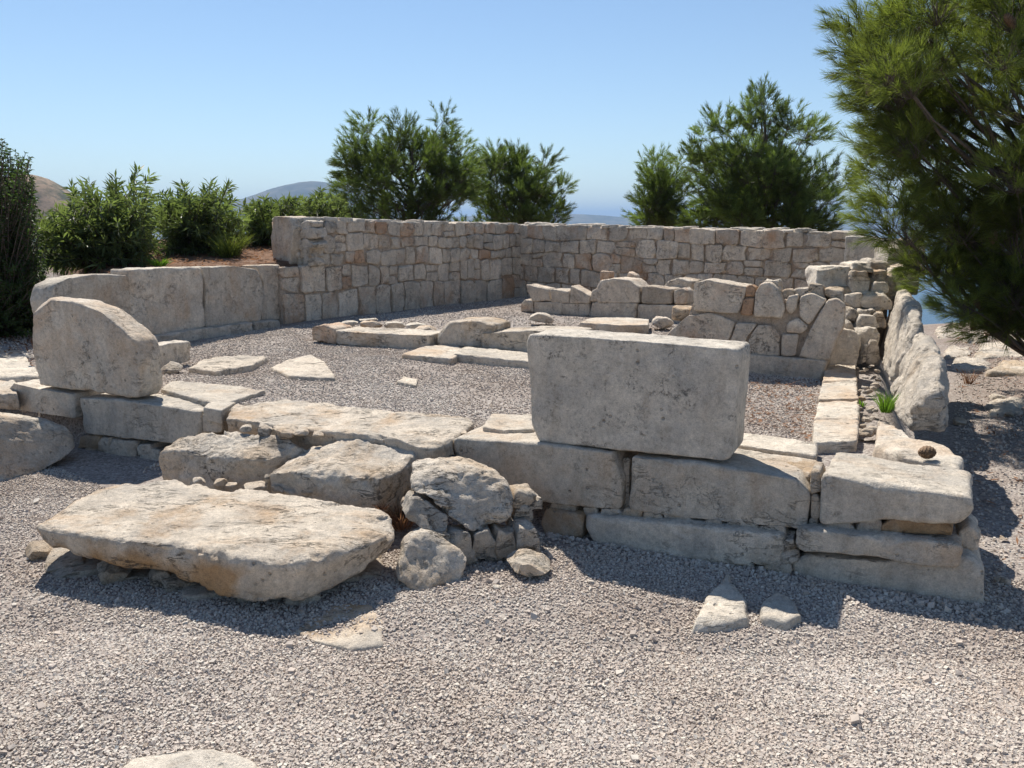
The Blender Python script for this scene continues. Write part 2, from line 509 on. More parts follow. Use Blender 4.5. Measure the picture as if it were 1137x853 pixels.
def blob(name, label, cat, x0, y0, x1, y1, zb, m='rough', dr=0.8, wall=None, d=0.0, **kw):
    """loose lump whose outline spans the measured box, standing on the level zb"""
    r = random.Random(int(x0 * 31 + y0 * 17))
    bx, cxp = x1 - x0, (x0 + x1) / 2
    base = G(cxp, y1, zb)
    dist = np.linalg.norm(base - O)
    w = bx * dist / F
    th = math.asin((EYE - zb) / dist)
    hh = (y1 - y0) * dist / F
    dd = w * dr
    h = (hh - 0.6 * dd * math.sin(th)) / math.cos(th)
    if h < 0.3 * hh: h = 0.45 * hh
    c = base + np.array([base[0], base[1], 0]) / np.linalg.norm(base[:2]) * dd * 0.5
    c[2] = zb + h * 0.5
    vd = np.array([base[0], base[1], 0]) / np.linalg.norm(base[:2])
    e = np.array([vd[1], -vd[0], 0])
    sm = w < 0.14
    K = 6 if sm else 9
    f, b = [], []
    for i in range(K):
        a = 2 * math.pi * i / K + r.uniform(-.2, .2)
        k = r.uniform(0.86, 1.1)
        p = c + e * math.cos(a) * w * .52 * k + np.array([0, 0, 1]) * math.sin(a) * h * .55 * k
        f.append(p - vd * dd * .5); b.append(p + vd * dd * .5)
    kw.setdefault('rho', (0.12 if sm else 0.24) * min(w, h, dd))
    kw.setdefault('corner', (0.02 if sm else 0.06) * w)
    kw.setdefault('amp', 0.04 * w)
    kw.setdefault('chips', 14 if sm else 11)
    kw.setdefault('chipd', (0.26 if sm else 0.2) * w)
    kw.setdefault('res', max(0.008, w / 26))
    return stone(name, label, cat, f, b, m, **kw)

# ------------------------------------------------------------------ the lie of the land
FW = Plane((-2.54, 5.79), (2.12, 3.49))          # face of the front wall
RW = Plane((1.77, 4.80), (4.62, 11.98))          # inner edge of the right wall
BW = Plane((0.15, 15.1), (4.70, 11.8))           # back wall
MW = Plane((-3.10, 10.8), (0.15, 15.1))          # left masonry wall
LW = Plane((-4.40, 7.65), (-3.15, 10.5))         # left orthostats
for pl, inward in ((RW, (-1, .37)), (MW, (1, -.7)), (LW, (1, -.4))):
    if pl.n @ np.array(inward) > 0: pl.n = -pl.n  # n points into the stone
if BW.n[1] < 0: BW.n = -BW.n
FLOOR = 0.42
def sst(x, a, b):
    t = np.clip((x - a) / (b - a), 0, 1)
    return t * t * (3 - 2 * t)
def land(x, y):
    x, y = np.asarray(x, float), np.asarray(y, float)
    df = (x - FW.a[0]) * FW.n[0] + (y - FW.a[1]) * FW.n[1]
    dr = (x - RW.a[0]) * RW.n[0] + (y - RW.a[1]) * RW.n[1]      # >0 outside, right of the wall
    dl = (x - LW.a[0]) * LW.n[0] + (y - LW.a[1]) * LW.n[1]      # >0 outside, left
    dm = (x - MW.a[0]) * MW.n[0] + (y - MW.a[1]) * MW.n[1]
    P = np.stack([x.ravel() * .7, y.ravel() * .7, np.zeros(x.size)], 1)
    lump = perlin(P).reshape(x.shape) * 0.02 + perlin(P * 5).reshape(x.shape) * 0.007
    inside = sst(df, 0.16, 0.30) * (1 - sst(dr, 0.45, 0.75))
    z = FLOOR * inside
    left = sst(-x, 3.4, 4.4)
    z = z * (1 - left) + left * (0.42 * sst(df, -0.3, 1.6))
    # bank of soil behind the left orthostats
    bank = sst(np.minimum(np.where(y < 10.6, dl, dm), 1), 0.10, 0.26) * sst(x + 0.55 * (y - 10.2), -5.9, -4.9) * sst(y, 7.5, 8.0) * (1 - sst(x, -1.5, 0.5))
    z = z * (1 - bank) + bank * (1.02 + 0.06 * np.clip(y - 8, 0, 6))
    # rocky rise on the right, then everything falls away to the sea
    z = z + 0.12 * sst(dr, 1.2, 3.0) * sst(y, 6, 13)
    edge = np.where(x > 1, 16.5 - 0.42 * np.clip(x - 1, 0, 9), 16.5) + 2.5 * sst(-x, 3, 6)
    dd = np.maximum(0, y - edge)
    dd = np.maximum(dd, np.maximum(0, x - 14) * 0.6)
    z = z - 0.40 * dd * sst(dd, 0, 3) + lump * np.clip(1 + dd, 1, 30)
    return np.maximum(z, -62 + 0 * z)

def axis(lo, hi, step, far_lo, far_hi):
    a = list(np.arange(lo, hi + 1e-6, step))
    s, v = step, lo
    pre = []
    while v > far_lo:
        s *= 1.22; v -= s; pre.append(v)
    s, v = step, a[-1]
    while v < far_hi:
        s *= 1.22; v += s; a.append(v)
    return np.array(pre[::-1] + a)
def grid_obj(name, X, Y, Z, m, extra=None):
    nx, ny = len(X), len(Y)
    gx, gy = np.meshgrid(X, Y)
    V = np.stack([gx.ravel(), gy.ravel(), Z.ravel()], 1)
    I = np.arange(nx * ny).reshape(ny, nx)
    Fa = np.stack([I[:-1, :-1].ravel(), I[:-1, 1:].ravel(), I[1:, 1:].ravel(), I[1:, :-1].ravel()], 1)
    mb = MB(); mb.add(V, Fa)
    o = mb.obj(name, m)
    for k, v in (extra or {}).items():
        at = o.data.attributes.new(k, 'FLOAT', 'POINT')
        at.data.foreach_set('value', np.asarray(v, np.float32).ravel())
    return o
gX = axis(-8, 9, 0.075, -420, 420)
gY = axis(1.2, 17.5, 0.075, -300, 420)
mx, my = np.meshgrid(gX, gY)
gz = land(mx, my)
_df = (mx - FW.a[0]) * FW.n[0] + (my - FW.a[1]) * FW.n[1]
_dr = (mx - RW.a[0]) * RW.n[0] + (my - RW.a[1]) * RW.n[1]
_dl = (mx - LW.a[0]) * LW.n[0] + (my - LW.a[1]) * LW.n[1]
litter = np.clip(0.55 * sst(-_dr, 0.0, 1.4) * (1 - sst(-_dr, 0.6, 1.6)) * sst(_df, 0.3, 0.6) + 0.40 * sst(_dr, 0.8, 1.2), 0, 1)
soil = np.clip(sst(gz, 0.7, 0.9) + sst(-gz, 0.4, 1.2) + 0.35 * sst(_dr, 1.0, 2.0) * sst(my, 5, 8), 0, 1)
tag(grid_obj('ground', gX, gY, gz, M['ground'], {'litter': litter, 'soil': soil}), kind='structure')

# sea
m, t, b, out = mat('sea water')
b.inputs['Base Color'].default_value = (0.015, 0.05, 0.085, 1)
b.inputs['Roughness'].default_value = 0.22
p = pos(t)
bump(t, b, noise(t, p, 0.35, 5), 0.5, 0.6)
M['sea'] = m
wX = axis(-400, 400, 200, -18000, 18000)
tag(grid_obj('water', wX, wX, np.full((len(wX), len(wX)), -60.0), M['sea']), kind='structure')

# far hills
def hill_mat(name, a, b_, sc):
    m, t, b, out = mat(name)
    p = pos(t)
    c = ramp(t, noise(t, p, sc, 8, 0.7), [(0.42, a), (0.58, b_)])
    t.links.new(c, b.inputs['Base Color'])
    b.inputs['Roughness'].default_value = 1
    return m
def hill(cx, cy, rx, ry, top, m, seed, rough=0.16):
    n = 90
    X = np.linspace(cx - rx * 1.6, cx + rx * 1.6, n)
    Y = np.linspace(cy - ry * 1.6, cy + ry * 1.6, n)
    gx, gy = np.meshgrid(X, Y)
    u, v = (gx - cx) / rx, (gy - cy) / ry
    P = np.stack([u.ravel() * 1.7 + seed, v.ravel() * 1.7, np.full(u.size, seed * .7)], 1)
    g = np.exp(-1.35 * (u ** 2 + v ** 2)) + rough * fbm(P, 5).reshape(u.shape)
    z = -61.5 + (top + 60) * np.clip(g * np.clip(1.6 - np.maximum(abs(u), abs(v)), 0, 1) ** .3, 0, 1.3)
    return tag(grid_obj('hill', X, Y, z, m), kind='structure')
HB = hill_mat('dry brown hillside', (0.055, 0.06, 0.03), (0.30, 0.205, 0.13), 0.06)
HF = hill_mat('far scrub hillside', (0.05, 0.058, 0.04), (0.13, 0.12, 0.085), 0.008)
hill(-296, 520, 92, 100, 33, HB, 2.3, 0.08)
hill(-985, 4200, 620, 700, 218, HF, 5.1, 0.10)
hill(150, 5200, 1300, 800, 78, HF, 8.7, 0.10)
hill(-2900, 6000, 1500, 900, 120, HF, 3.9, 0.12)
hill(2700, 6200, 1700, 900, 105, HF, 6.6, 0.12)

# air between here and the far shore
hz = bpy.data.materials.new('thin sea haze')
hz.use_nodes = True
hz.node_tree.nodes.clear()
ho = hz.node_tree.nodes.new('ShaderNodeOutputMaterial')
hv = hz.node_tree.nodes.new('ShaderNodeVolumePrincipled')
hv.inputs['Color'].default_value = (0.40, 0.64, 1.0, 1)
hv.inputs['Density'].default_value = 0.00014
hz.node_tree.links.new(hv.outputs[0], ho.inputs['Volume'])
mb = MB()
x0, x1, y0, y1, z0, z1 = -18600, 18600, -18600, 18600, -63.2, 290
mb.add([(x0, y0, z0), (x1, y0, z0), (x1, y1, z0), (x0, y1, z0), (x0, y0, z1), (x1, y0, z1), (x1, y1, z1), (x0, y1, z1)],
       [(0, 3, 2, 1), (4, 5, 6, 7), (0, 1, 5, 4), (1, 2, 6, 5), (2, 3, 7, 6), (3, 0, 4, 7)])
tag(mb.obj('haze', hz, smooth=False), 'thin blue haze in the air over the sea', 'haze', kind='stuff')

# ------------------------------------------------------------------ masonry
def box_geo(a, b, c, d, z0, z1, res=0.1, amp=0.012, seed=0):
    """core between two plan lines a-b (front) and d-c (rear)"""
    fr = np.array([(*a, z0), (*b, z0), (*b, z1[1]), (*a, z1[0])])
    bk = np.array([(*d, z0), (*c, z0), (*c, z1[1]), (*d, z1[0])])
    return stone_geo(fr, bk, res=res, rho=0.02, amp=amp, seed=seed, nmax=90, corner=0.02)
def masonry(name, label, plane, s0, s1, base, tops, courses, wr, thick, seed, first=None, big_low=0.0):
    rs = random.Random(seed)
    root = empty(name, plane.pt((s0 + s1) / 2, base, thick / 2))
    tag(root, label, 'wall', None, 'thing')
    inv = np.array(root.location)
    mb = MB()
    L = s1 - s0
    top = lambda s: tops[0] + (tops[1] - tops[0]) * (s - s0) / L
    tot = sum(courses)
    fr = [0]
    for c in courses: fr.append(fr[-1] + c / tot)
    phase = [rs.uniform(0, 6) for _ in fr]
    def line(k, s):
        z = base + (top(s) - base) * fr[k]
        if 0 < k < len(fr) - 1: z += 0.028 * math.sin(1.7 * s + phase[k]) + 0.016 * math.sin(5.1 * s + 2 * phase[k])
        return z
    for k in range(len(courses)):
        s = s0 - rs.uniform(0, 0.1)
        lo = s0 if first is None or k < first[1] else first[0]
        s = lo
        while s < s1 - 0.04:
            w = rs.uniform(*wr) * (1 + big_low * (1 if k == 0 else 0))
            e = min(s + w, s1)
            if s1 - e < wr[0] * .6: e = s1
            g = rs.uniform(0.003, 0.008)
            l1, l2 = rs.gauss(0, 0.02), rs.gauss(0, 0.02)
            q = [(s + g, 0), ((s + e) / 2, 0), (e - g, 0), (e - g + l2, .5), (e - g, 1), ((s + e) / 2, 1), (s + g, 1), (s + g + l1, .5)]
            dome = rs.uniform(-0.004, 0.02)
            pts = []
            o1, o2 = rs.uniform(0, 0.032), 0.10
            for i, (a, h) in enumerate(q):
                z = line(k, a) + g if h == 0 else line(k + 1, a) - g if h == 1 else (line(k, a) + line(k + 1, a)) / 2
                if i == 5: z += dome * .5
                z += rs.gauss(0, 0.009); a += rs.gauss(0, 0.009)
                pts.append((a, z))
            splits = [pts]
            if rs.random() < 0.16 and (line(k + 1, s) - line(k, s)) > 0.2:      # two thin stones instead of one
                zm = (line(k, (s + e) / 2) + line(k + 1, (s + e) / 2)) / 2 + rs.uniform(-.03, .03)
                splits = [[pts[0], pts[1], pts[2], (e - g, zm - g), ((s + e) / 2, zm - g), (s + g, zm - g)], [(s + g, zm + g), ((s + e) / 2, zm + g), (e - g, zm + g), pts[4], pts[5], pts[6]]]
            for pp in splits:
                f = np.array([plane.pt(a, z, -o1) for a, z in pp])
                bk = np.array([plane.pt(a, z, o2) for a, z in pp])
                SEED[0] += 1
                V, Fa = stone_geo(f, bk, res=0.02, rho=0.009, amp=0.011, seed=SEED[0], corner=rs.choice((.012, .02, .03, .06)), chips=4, chipd=0.03, nmax=16, strata=.006)
                mb.add(V - inv, Fa, tint=rs.gauss(0.05, 0.30), warm=max(-.4, min(.9, rs.gauss(-0.12, 0.34))))
            s = e
    mb.obj('masonry', M['wall'], root)
    cb = MB()
    a, b = plane.pt(s0 if first is None else first[0], 0, 0.020)[:2], plane.pt(s1, 0, 0.020)[:2]
    c, d = plane.pt(s1, 0, thick)[:2], plane.pt(s0 if first is None else first[0], 0, thick)[:2]
    V, Fa = box_geo(a, b, c, d, base - 0.15, (tops[0] - 0.03, tops[1] - 0.03), seed=seed)
    cb.add(V - inv, Fa, tint=0.0)
    if first is not None:
        zt = base + (top(s0) - base) * fr[first[1]] - .02
        V, Fa = box_geo(plane.pt(s0, 0, 0.020)[:2], plane.pt(first[0] + .05, 0, 0.020)[:2], plane.pt(first[0] + .05, 0, thick - .02)[:2], plane.pt(s0, 0, thick - .02)[:2], base - 0.15, (zt, zt), seed=seed + 5)
        cb.add(V - inv, Fa, tint=0.0)
    cb.obj('mortar_core', M['mortar'], root)
    # uneven capping of flat pieces bedded in pale mortar
    tb = MB()
    s = s0 if first is None else first[0]
    while s < s1 - 0.02:
        e = min(s + rs.uniform(.14, .34), s1)
        cut = rs.uniform(.35, .65)
        for d0, d1 in ((-0.004, cut * thick), (cut * thick + .01, thick)):
            f = np.array([plane.pt(s + .006, top(s) - .035, d0), plane.pt(e - .006, top(s) - .035, d0), plane.pt(e - .006, top(s) - .035, d1), plane.pt(s + .006, top(s) - .035, d1)])
            f[:, :2] += np.array([[rs.gauss(0, .008) for _ in range(2)] for _ in range(4)])
            u = f.copy(); u[:, 2] += rs.uniform(0.022, 0.075)
            SEED[0] += 1
            V, Fa = stone_geo(u, f, res=0.035, rho=0.014, amp=0.008, seed=SEED[0], corner=.04, chips=2, chipd=.02, nmax=10)
            tb.add(V - inv, Fa, tint=rs.gauss(0.1, .25), warm=rs.gauss(-.3, .3))
        s = e
    tb.obj('coping', M['lime'], root)
    return root
zt_b0, zt_b1 = BW.at(582, 249)[2], BW.at(940, 258)[2]
masonry('stone_wall', 'long back wall of squared pale rubble courses closing the far side of the ruin', BW, -0.14, BW.L + 0.15, FLOOR - .04, (zt_b0, zt_b1), (1.15, 1.0, 0.95, 0.95, 0.9), (0.20, 0.42), 0.55, 41)
zt_m0 = MW.at(345, 246)[2]
s345 = float((MW.at(345, 300)[:2] - MW.a) @ MW.e)
masonry('stone_wall', 'tall left wall of irregular rubble courses running back to the far corner', MW, 0.12, MW.L - 0.0, FLOOR - .04, (zt_m0 + .03, zt_b0), (1.75, 1.25, 0.85, 0.85, 0.8), (0.17, 0.34), 0.80, 57, first=(s345, 2), big_low=.35)

# ------------------------------------------------------------------ front wall, right of the entrance
GB = 'hewn blocks of the front wall'
on_wall('orthostat', 'large upright rectangular slab with black lichen specks standing on the front wall', 'stone slab', FW,
        [(590, 470), (598, 491), (700, 501), (804, 512), (813, 507), (820, 400), (819, 388), (760, 383), (700, 378), (640, 374), (588, 372), (585, 380)], 0.30, 0.06, 'lichen', res=0.014, rho=0.022, amp=0.006, corner=0.02, tint=0.05)
on_wall('stone_block', 'grey block with a brown stain at its left end under the big upright slab', 'stone block', FW,
        [(518, 530), (540, 552), (640, 562), (690, 566), (691, 505), (600, 493), (503, 487), (505, 505)], 0.50, 0.03, 'lime', GB, res=0.018, rho=0.028, amp=0.008, corner=0.03, chips=2, warm=0.25)
on_wall('stone_block', 'grey block with a worn sloping shoulder under the big upright slab', 'stone block', FW,
        [(700, 507), (698, 566), (780, 578), (860, 586), (897, 591), (899, 550), (886, 533), (840, 524), (770, 514)], 0.42, 0.03, 'lime', GB, res=0.018, rho=0.030, amp=0.008, corner=0.03)
on_wall('stone_block', 'pale corner block with a broad flat sunlit top ending the front wall', 'stone block', FW,
        [(910, 583), (990, 579), (1066, 582), (1081, 566), (1078, 553), (1000, 541), (912, 527)], 0.48, 0.02, 'lime', GB, res=0.016, rho=0.035, amp=0.008, corner=0.04, skew=0.02)
on_wall('footing_stone', 'long rounded footing stone beneath the two blocks that carry the upright slab', 'footing', FW,
        [(646, 574), (650, 607), (760, 623), (868, 630), (872, 596), (800, 588), (720, 579)], 0.42, -0.03, 'lime', 'footing stones of the front wall', res=0.02, rho=0.045, amp=0.012, corner=0.04, chips=3)
on_wall('footing_stone', 'orange brown footing stone at the left end of the row beside the rubble heap', 'footing', FW,
        [(602, 566), (600, 590), (612, 604), (645, 602), (648, 572)], 0.40, -0.02, 'warm', 'footing stones of the front wall', res=0.016, rho=0.05, amp=0.012, corner=0.05, chips=4, warm=0.6)
on_wall('footing_stone', 'long footing stone with an overhanging lip under the pale corner block', 'footing', FW,
        [(884, 588), (882, 612), (960, 618), (1020, 628), (1066, 632), (1071, 610), (1060, 604), (960, 594)], 0.42, -0.04, 'lime', 'footing stones of the front wall', res=0.018, rho=0.05, amp=0.012, corner=0.04)
on_wall('footing_stone', 'lowest footing stone at the right corner resting on the gravel', 'footing', FW,
        [(878, 624), (880, 645), (990, 668), (1089, 684), (1091, 634), (1075, 618), (980, 624), (900, 616)], 0.50, 0.0, 'lime', 'footing stones of the front wall', res=0.02, rho=0.03, amp=0.012, corner=0.03)
on_wall('stone', 'rounded stone poking out at the right end of the wall below the corner block', 'stone', FW,
        [(1062, 592), (1066, 610), (1086, 612), (1089, 597), (1076, 583)], 0.25, 0.10, 'lime', res=0.016, rho=0.04, amp=0.01)
on_wall('stone', 'thin reddish stone strip wedged below the corner block', 'stone', FW,
        [(978, 584), (976, 590), (1056, 595), (1058, 587), (1050, 580), (990, 576)], 0.30, 0.03, 'warm', res=0.014, rho=0.015, amp=0.008, warm=0.9, tint=-0.6)
on_wall('footing_stone', 'half buried shaded footing below the long rounded footing stone', 'footing', FW,
        [(604, 602), (640, 618), (740, 634), (876, 652), (878, 622), (760, 606), (650, 594)], 0.3, 0.03, 'rough', 'footing stones of the front wall', res=0.02, rho=0.04, amp=0.02, corner=0.04, chips=4, ridge=.012, tint=-.2)
CH = 'small wedging stones under the front blocks'
for x0, y0, x1, y1 in ((612, 562, 640, 574), (648, 567, 662, 575), (690, 567, 712, 580), (714, 571, 734, 581), (736, 573, 772, 586), (776, 580, 802, 588), (806, 582, 840, 590), (842, 586, 872, 593), (916, 581, 948, 589), (950, 578, 976, 591), (664, 568, 688, 576)):
    on_wall('chink_stone', 'small flat grey stone wedged in the seam between front block and footing', 'wedge stone', FW, rect(x0 - 1, y0 - 3, x1 + 1, y1 + 3, .10), 0.14, 0.03, 'rough', CH, res=0.014, rho=0.012, amp=0.006, chips=3, chipd=0.02)
BS = 'small stones at the foot of the front wall'
for x0, y0, x1, y1 in ((604, 600, 624, 618), (630, 600, 652, 614), (652, 606, 668, 617), (700, 612, 728, 624), (740, 616, 772, 630), (795, 618, 818, 632), (824, 620, 838, 634), (842, 623, 876, 640), (868, 596, 882, 612), (868, 612, 884, 622)):
    on_wall('chink_stone', 'small rounded stone set along the gravel at the shaded foot of the front wall', 'wedge stone', FW, rect(x0, y0, x1, y1 + 3, .12), 0.14, -0.02, 'rough', BS, res=0.014, rho=0.03, amp=0.008, chips=3, chipd=0.03)
for x0, y0, x1, y1 in ((899, 523, 911, 548), (900, 548, 910, 576), (898, 576, 908, 590)):
    on_wall('chink_stone', 'narrow stone plugging the upright joint left of the corner block', 'wedge stone', FW, rect(x0, y0, x1, y1, .1), 0.20, 0.06, 'rough', 'stones plugging the joint beside the corner block', res=0.012, rho=0.02, amp=0.006)
on_wall('chink_stone', 'dark sliver of stone in the open joint below the upright slab', 'wedge stone', FW, [(692, 510), (692, 566), (698, 566), (699, 510)], 0.3, 0.10, 'rough', None, res=0.014, rho=0.01, amp=0.005)
on_level('slab_stone', 'flat pale slab lying behind the shouldered block right of the upright slab', 'stone slab', [(815, 493), (906, 506), (909, 491), (880, 486), (815, 479)], 0.50, 0.14, res=0.016, rho=0.02, amp=0.008)
on_level('stone', 'thin tan stone behind the shouldered block beside the upright slab', 'stone', [(814, 507), (858, 514), (862, 504), (840, 498), (814, 497)], 0.47, 0.10, 'rough', res=0.014, rho=0.02, amp=0.01, warm=.5)
on_level('stone', 'tan wedge shaped stone left of the pale corner block', 'stone', [(864, 513), (900, 526), (909, 515), (905, 507), (872, 502)], 0.48, 0.12, 'rough', res=0.014, rho=0.025, amp=0.01, chips=3, warm=.5)
on_level('slab_stone', 'short flat slab between the entrance sill and the upright slab', 'stone slab', [(536, 474), (560, 478), (592, 478), (592, 461), (545, 459)], 0.50, 0.16, res=0.016, rho=0.02, amp=0.01)

# ------------------------------------------------------------------ front wall, left of the entrance
on_wall('orthostat', 'upright slab with its top right shoulder broken away on the left front wall', 'stone slab', FW,
        [(38, 427), (113, 437), (152, 443), (156, 430), (155, 400), (150, 380), (136, 366), (112, 346), (84, 336), (44, 331), (35, 338), (36, 380)], 0.20, 0.04, 'lime', res=0.016, rho=0.032, amp=0.010, corner=0.04, chips=2, chipd=0.07)
on_wall('stone_block', 'thin pale block under the left edge of the broken upright slab', 'stone block', FW, [(8, 432), (12, 455), (83, 465), (81, 438), (40, 431), (14, 425)], 0.40, 0.02, 'lime', GB, res=0.02, rho=0.02, amp=0.008)
on_wall('stone_block', 'long pale block with a cracked sunlit top under the broken upright slab', 'stone block', FW,
        [(86, 442), (92, 481), (150, 488), (205, 496), (222, 492), (222, 458), (190, 452), (130, 444)], 0.42, 0.02, 'lime', GB, res=0.02, rho=0.025, amp=0.008)
on_wall('stone', 'small squared stone beside the long cracked block left of the entrance sill', 'stone', FW, [(224, 461), (225, 480), (246, 480), (248, 457), (238, 455)], 0.22, 0.02, 'lime', res=0.014, rho=0.015, amp=0.006)
on_level('slab_stone', 'cracked pale slab flat in the floor behind the broken upright slab', 'stone slab', [(178, 432), (232, 447), (256, 446), (295, 433), (235, 426), (192, 423)], 0.46, 0.10, res=0.018, rho=0.014, amp=0.010, chips=2)
on_level('stone', 'cracked chip of pale slab beside the squared stone left of the sill', 'stone', [(226, 452), (246, 456), (262, 446), (250, 443), (232, 447)], 0.47, 0.10, res=0.014, rho=0.012, amp=0.008)
for i, (x0, y0, x1, y1) in enumerate(((86, 484, 108, 496), (108, 487, 122, 500), (122, 489, 150, 502), (150, 494, 168, 505), (90, 496, 150, 516), (150, 500, 178, 520), (178, 500, 205, 522))):
    on_wall('chink_stone', 'small grey stone under the long cracked block left of the steps', 'wedge stone', FW, rect(x0, y0, x1, y1 + 2, .1), 0.2, 0.02, 'rough', 'small stones under the left front blocks', res=0.016, rho=0.03, amp=0.010, chips=2, chipd=0.03)
LB = Plane(G(-80, 552, 0), G(90, 512, 0))
on_wall('boulder', 'big smooth boulder half in shade at the left edge of the photo', 'boulder', LB, [(-90, 570), (0, 552), (52, 535), (86, 516), (87, 485), (60, 468), (30, 463), (-20, 461), (-90, 455)], .45, 0.0, 'lime', lean=.55, shrink=.9, res=.018, rho=.10, amp=.018, chips=5, chipd=.08, ridge=.012, tint=-.15, sharp=1)
PAL = 'pale flat stones left of the broken slab'
for x0, y0, x1, y1, z in ((-40, 398, 36, 418, .40), (-30, 385, 34, 397, .36), (-10, 371, 38, 383, .33), (-45, 418, 20, 436, .36)):
    on_level('flat_stone', 'pale flat stone in the sunlit ground left of the broken upright slab', 'flat stone', rect(x0, y0, x1, y1, .1), z + .04, 0.14, 'lime', group=PAL, res=0.03, rho=0.03, amp=0.02, chips=2)

# ------------------------------------------------------------------ entrance sill and steps
on_level('threshold_stone', 'long worn sill slab with an ochre right end lying across the entrance', 'sill', [(249, 462), (320, 473), (380, 480), (425, 484), (470, 493), (494, 493), (526, 470), (524, 463), (440, 456), (350, 446), (300, 440), (258, 447)], 0.47, 0.20, 'warm', grow=0.97, sharp=1.0, res=0.014, rho=0.045, amp=0.014, corner=0.04, chips=3, chipd=.04, warm=0.15, tint=.15, strata=.006)
STEP = 'step blocks in front of the sill'
on_level('step_stone', 'left rough topped step block behind the big foreground slab', 'step', [(175, 496), (236, 506), (298, 511), (318, 503), (345, 490), (330, 485), (300, 480), (249, 476), (200, 482)], [.34, .34, .34, .36, .42, .435, .44, .435, .40], np.array([.25, .25, .25, .27, .33, .34, .34, .34, .31]), 'rough', group=STEP, grow=0.98, sharp=1.0, res=0.013, rho=0.045, amp=0.012, corner=0.025, ridge=0.012, chips=3, strata=.010, nmax=60, tint=.55, warm=.15)
on_level('step_stone', 'right squarer step block with a flaking top behind the big foreground slab', 'step', [(299, 517), (350, 524), (418, 531), (440, 524), (466, 503), (455, 494), (405, 487), (362, 484), (325, 498)], [.345, .345, .345, .35, .40, .425, .43, .43, .38], np.array([.26, .26, .26, .26, .31, .33, .34, .34, .29]), 'rough', group=STEP, grow=0.98, sharp=1.0, res=0.013, rho=0.045, amp=0.012, corner=0.025, ridge=0.012, chips=3, strata=.010, nmax=60, tint=.55, warm=.15)
on_level('step_stone', 'huge cream and ochre slab forming the lowest step in the foreground', 'step', [(33, 580), (50, 587), (106, 596), (194, 606), (258, 620), (312, 626), (355, 618), (402, 604), (447, 586), (436, 566), (345, 551), (262, 538), (178, 527), (132, 532), (92, 547), (46, 566)], 0.27, np.array([.14, .14, .15, .18, .23, .245, .235, .20, .17, .16, .16, .16, .16, .16, .14, .14]), 'warm', grow=0.92, sharp=1.0, res=0.011, rho=0.065, amp=0.012, corner=0.08, ridge=0.009, warm=0.12, side_warm=.35, tint=.15, nmax=90, chips=4, chipd=.06, wear=.9, strata=.004)
UN = 'small stones bedded under the big step slab'
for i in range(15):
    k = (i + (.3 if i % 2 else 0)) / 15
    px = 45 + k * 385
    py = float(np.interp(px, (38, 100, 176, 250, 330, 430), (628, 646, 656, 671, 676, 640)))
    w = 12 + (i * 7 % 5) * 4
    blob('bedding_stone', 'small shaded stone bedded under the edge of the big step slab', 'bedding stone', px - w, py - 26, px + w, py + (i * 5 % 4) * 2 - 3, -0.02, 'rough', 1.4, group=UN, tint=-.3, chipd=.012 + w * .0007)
RB = 'rubble between the steps and the sill'
for x0, y0, x1, y1, z in ((282, 472, 306, 486, .43), (303, 473, 330, 487, .43), (326, 475, 344, 488, .43), (468, 500, 490, 514, .32), (462, 509, 492, 522, .28), (486, 494, 508, 508, .36), (488, 505, 512, 524, .3), (443, 551, 458, 572, .14), (452, 500, 474, 512, .3), (505, 478, 524, 490, .42), (347, 480, 360, 489, .43), (266, 472, 280, 481, .43)):
    blob('rubble_stone', 'small tan rubble stone packed between the step blocks and the sill', 'rubble', x0, y0, x1, y1, z, 'rough', 1.5, group=RB, warm=.3, tint=.5)
CK = 'pebbles along the seam behind the big step slab'
for x0, y0, x1, y1 in ((216, 530, 230, 538), (236, 530, 252, 541), (252, 536, 266, 542), (272, 538, 298, 548), (298, 538, 318, 549), (312, 544, 330, 551), (332, 545, 352, 552), (292, 526, 302, 542)):
    blob('chink_stone', 'small light pebble in the seam between the big step slab and the blocks behind', 'pebble', x0, y0, x1, y1, .20, 'rough', 1.0, group=CK, tint=.3)

# ------------------------------------------------------------------ heap of boulders beside the steps
HP = Plane(G(440, 655, 0), G(600, 632, 0))
on_wall('boulder', 'large rounded boulder with a pitted top leaning on the front wall', 'boulder', HP,
        [(508, 590), (520, 596), (548, 594), (570, 578), (574, 556), (566, 536), (548, 526), (515, 522), (480, 524), (458, 534), (457, 550), (470, 553), (490, 566), (502, 585)], 0.30, 0.02, 'rough', lean=.75, shrink=0.85, drop=-.03, sharp=.9, res=0.011, rho=0.09, amp=0.016, corner=0.04, chips=7, chipd=0.035, ridge=.014, nmax=60, tint=.5)
on_wall('boulder', 'split grey boulder tucked against the big rounded boulder', 'boulder', HP,
        [(455, 580), (470, 590), (496, 600), (506, 592), (496, 572), (478, 558), (462, 552), (450, 560), (447, 572)], 0.24, 0.02, 'rough', lean=.8, shrink=.85, res=0.012, rho=0.05, amp=0.014, chips=5, chipd=.03, warm=.2)
on_wall('boulder', 'angular tan boulder standing alone on the gravel at the heap\'s front', 'boulder', HP,
        [(440, 650), (450, 659), (476, 665), (514, 664), (521, 645), (523, 625), (506, 607), (488, 592), (472, 591), (450, 603), (445, 625)], 0.20, -0.06, 'rough', lean=.85, shrink=.8, sharp=.8, res=0.010, rho=0.06, amp=0.014, corner=.02, chips=12, chipd=0.035, ridge=.014, nmax=60, warm=.25, tint=.5)
HG = 'packing stones under the big rounded boulder'
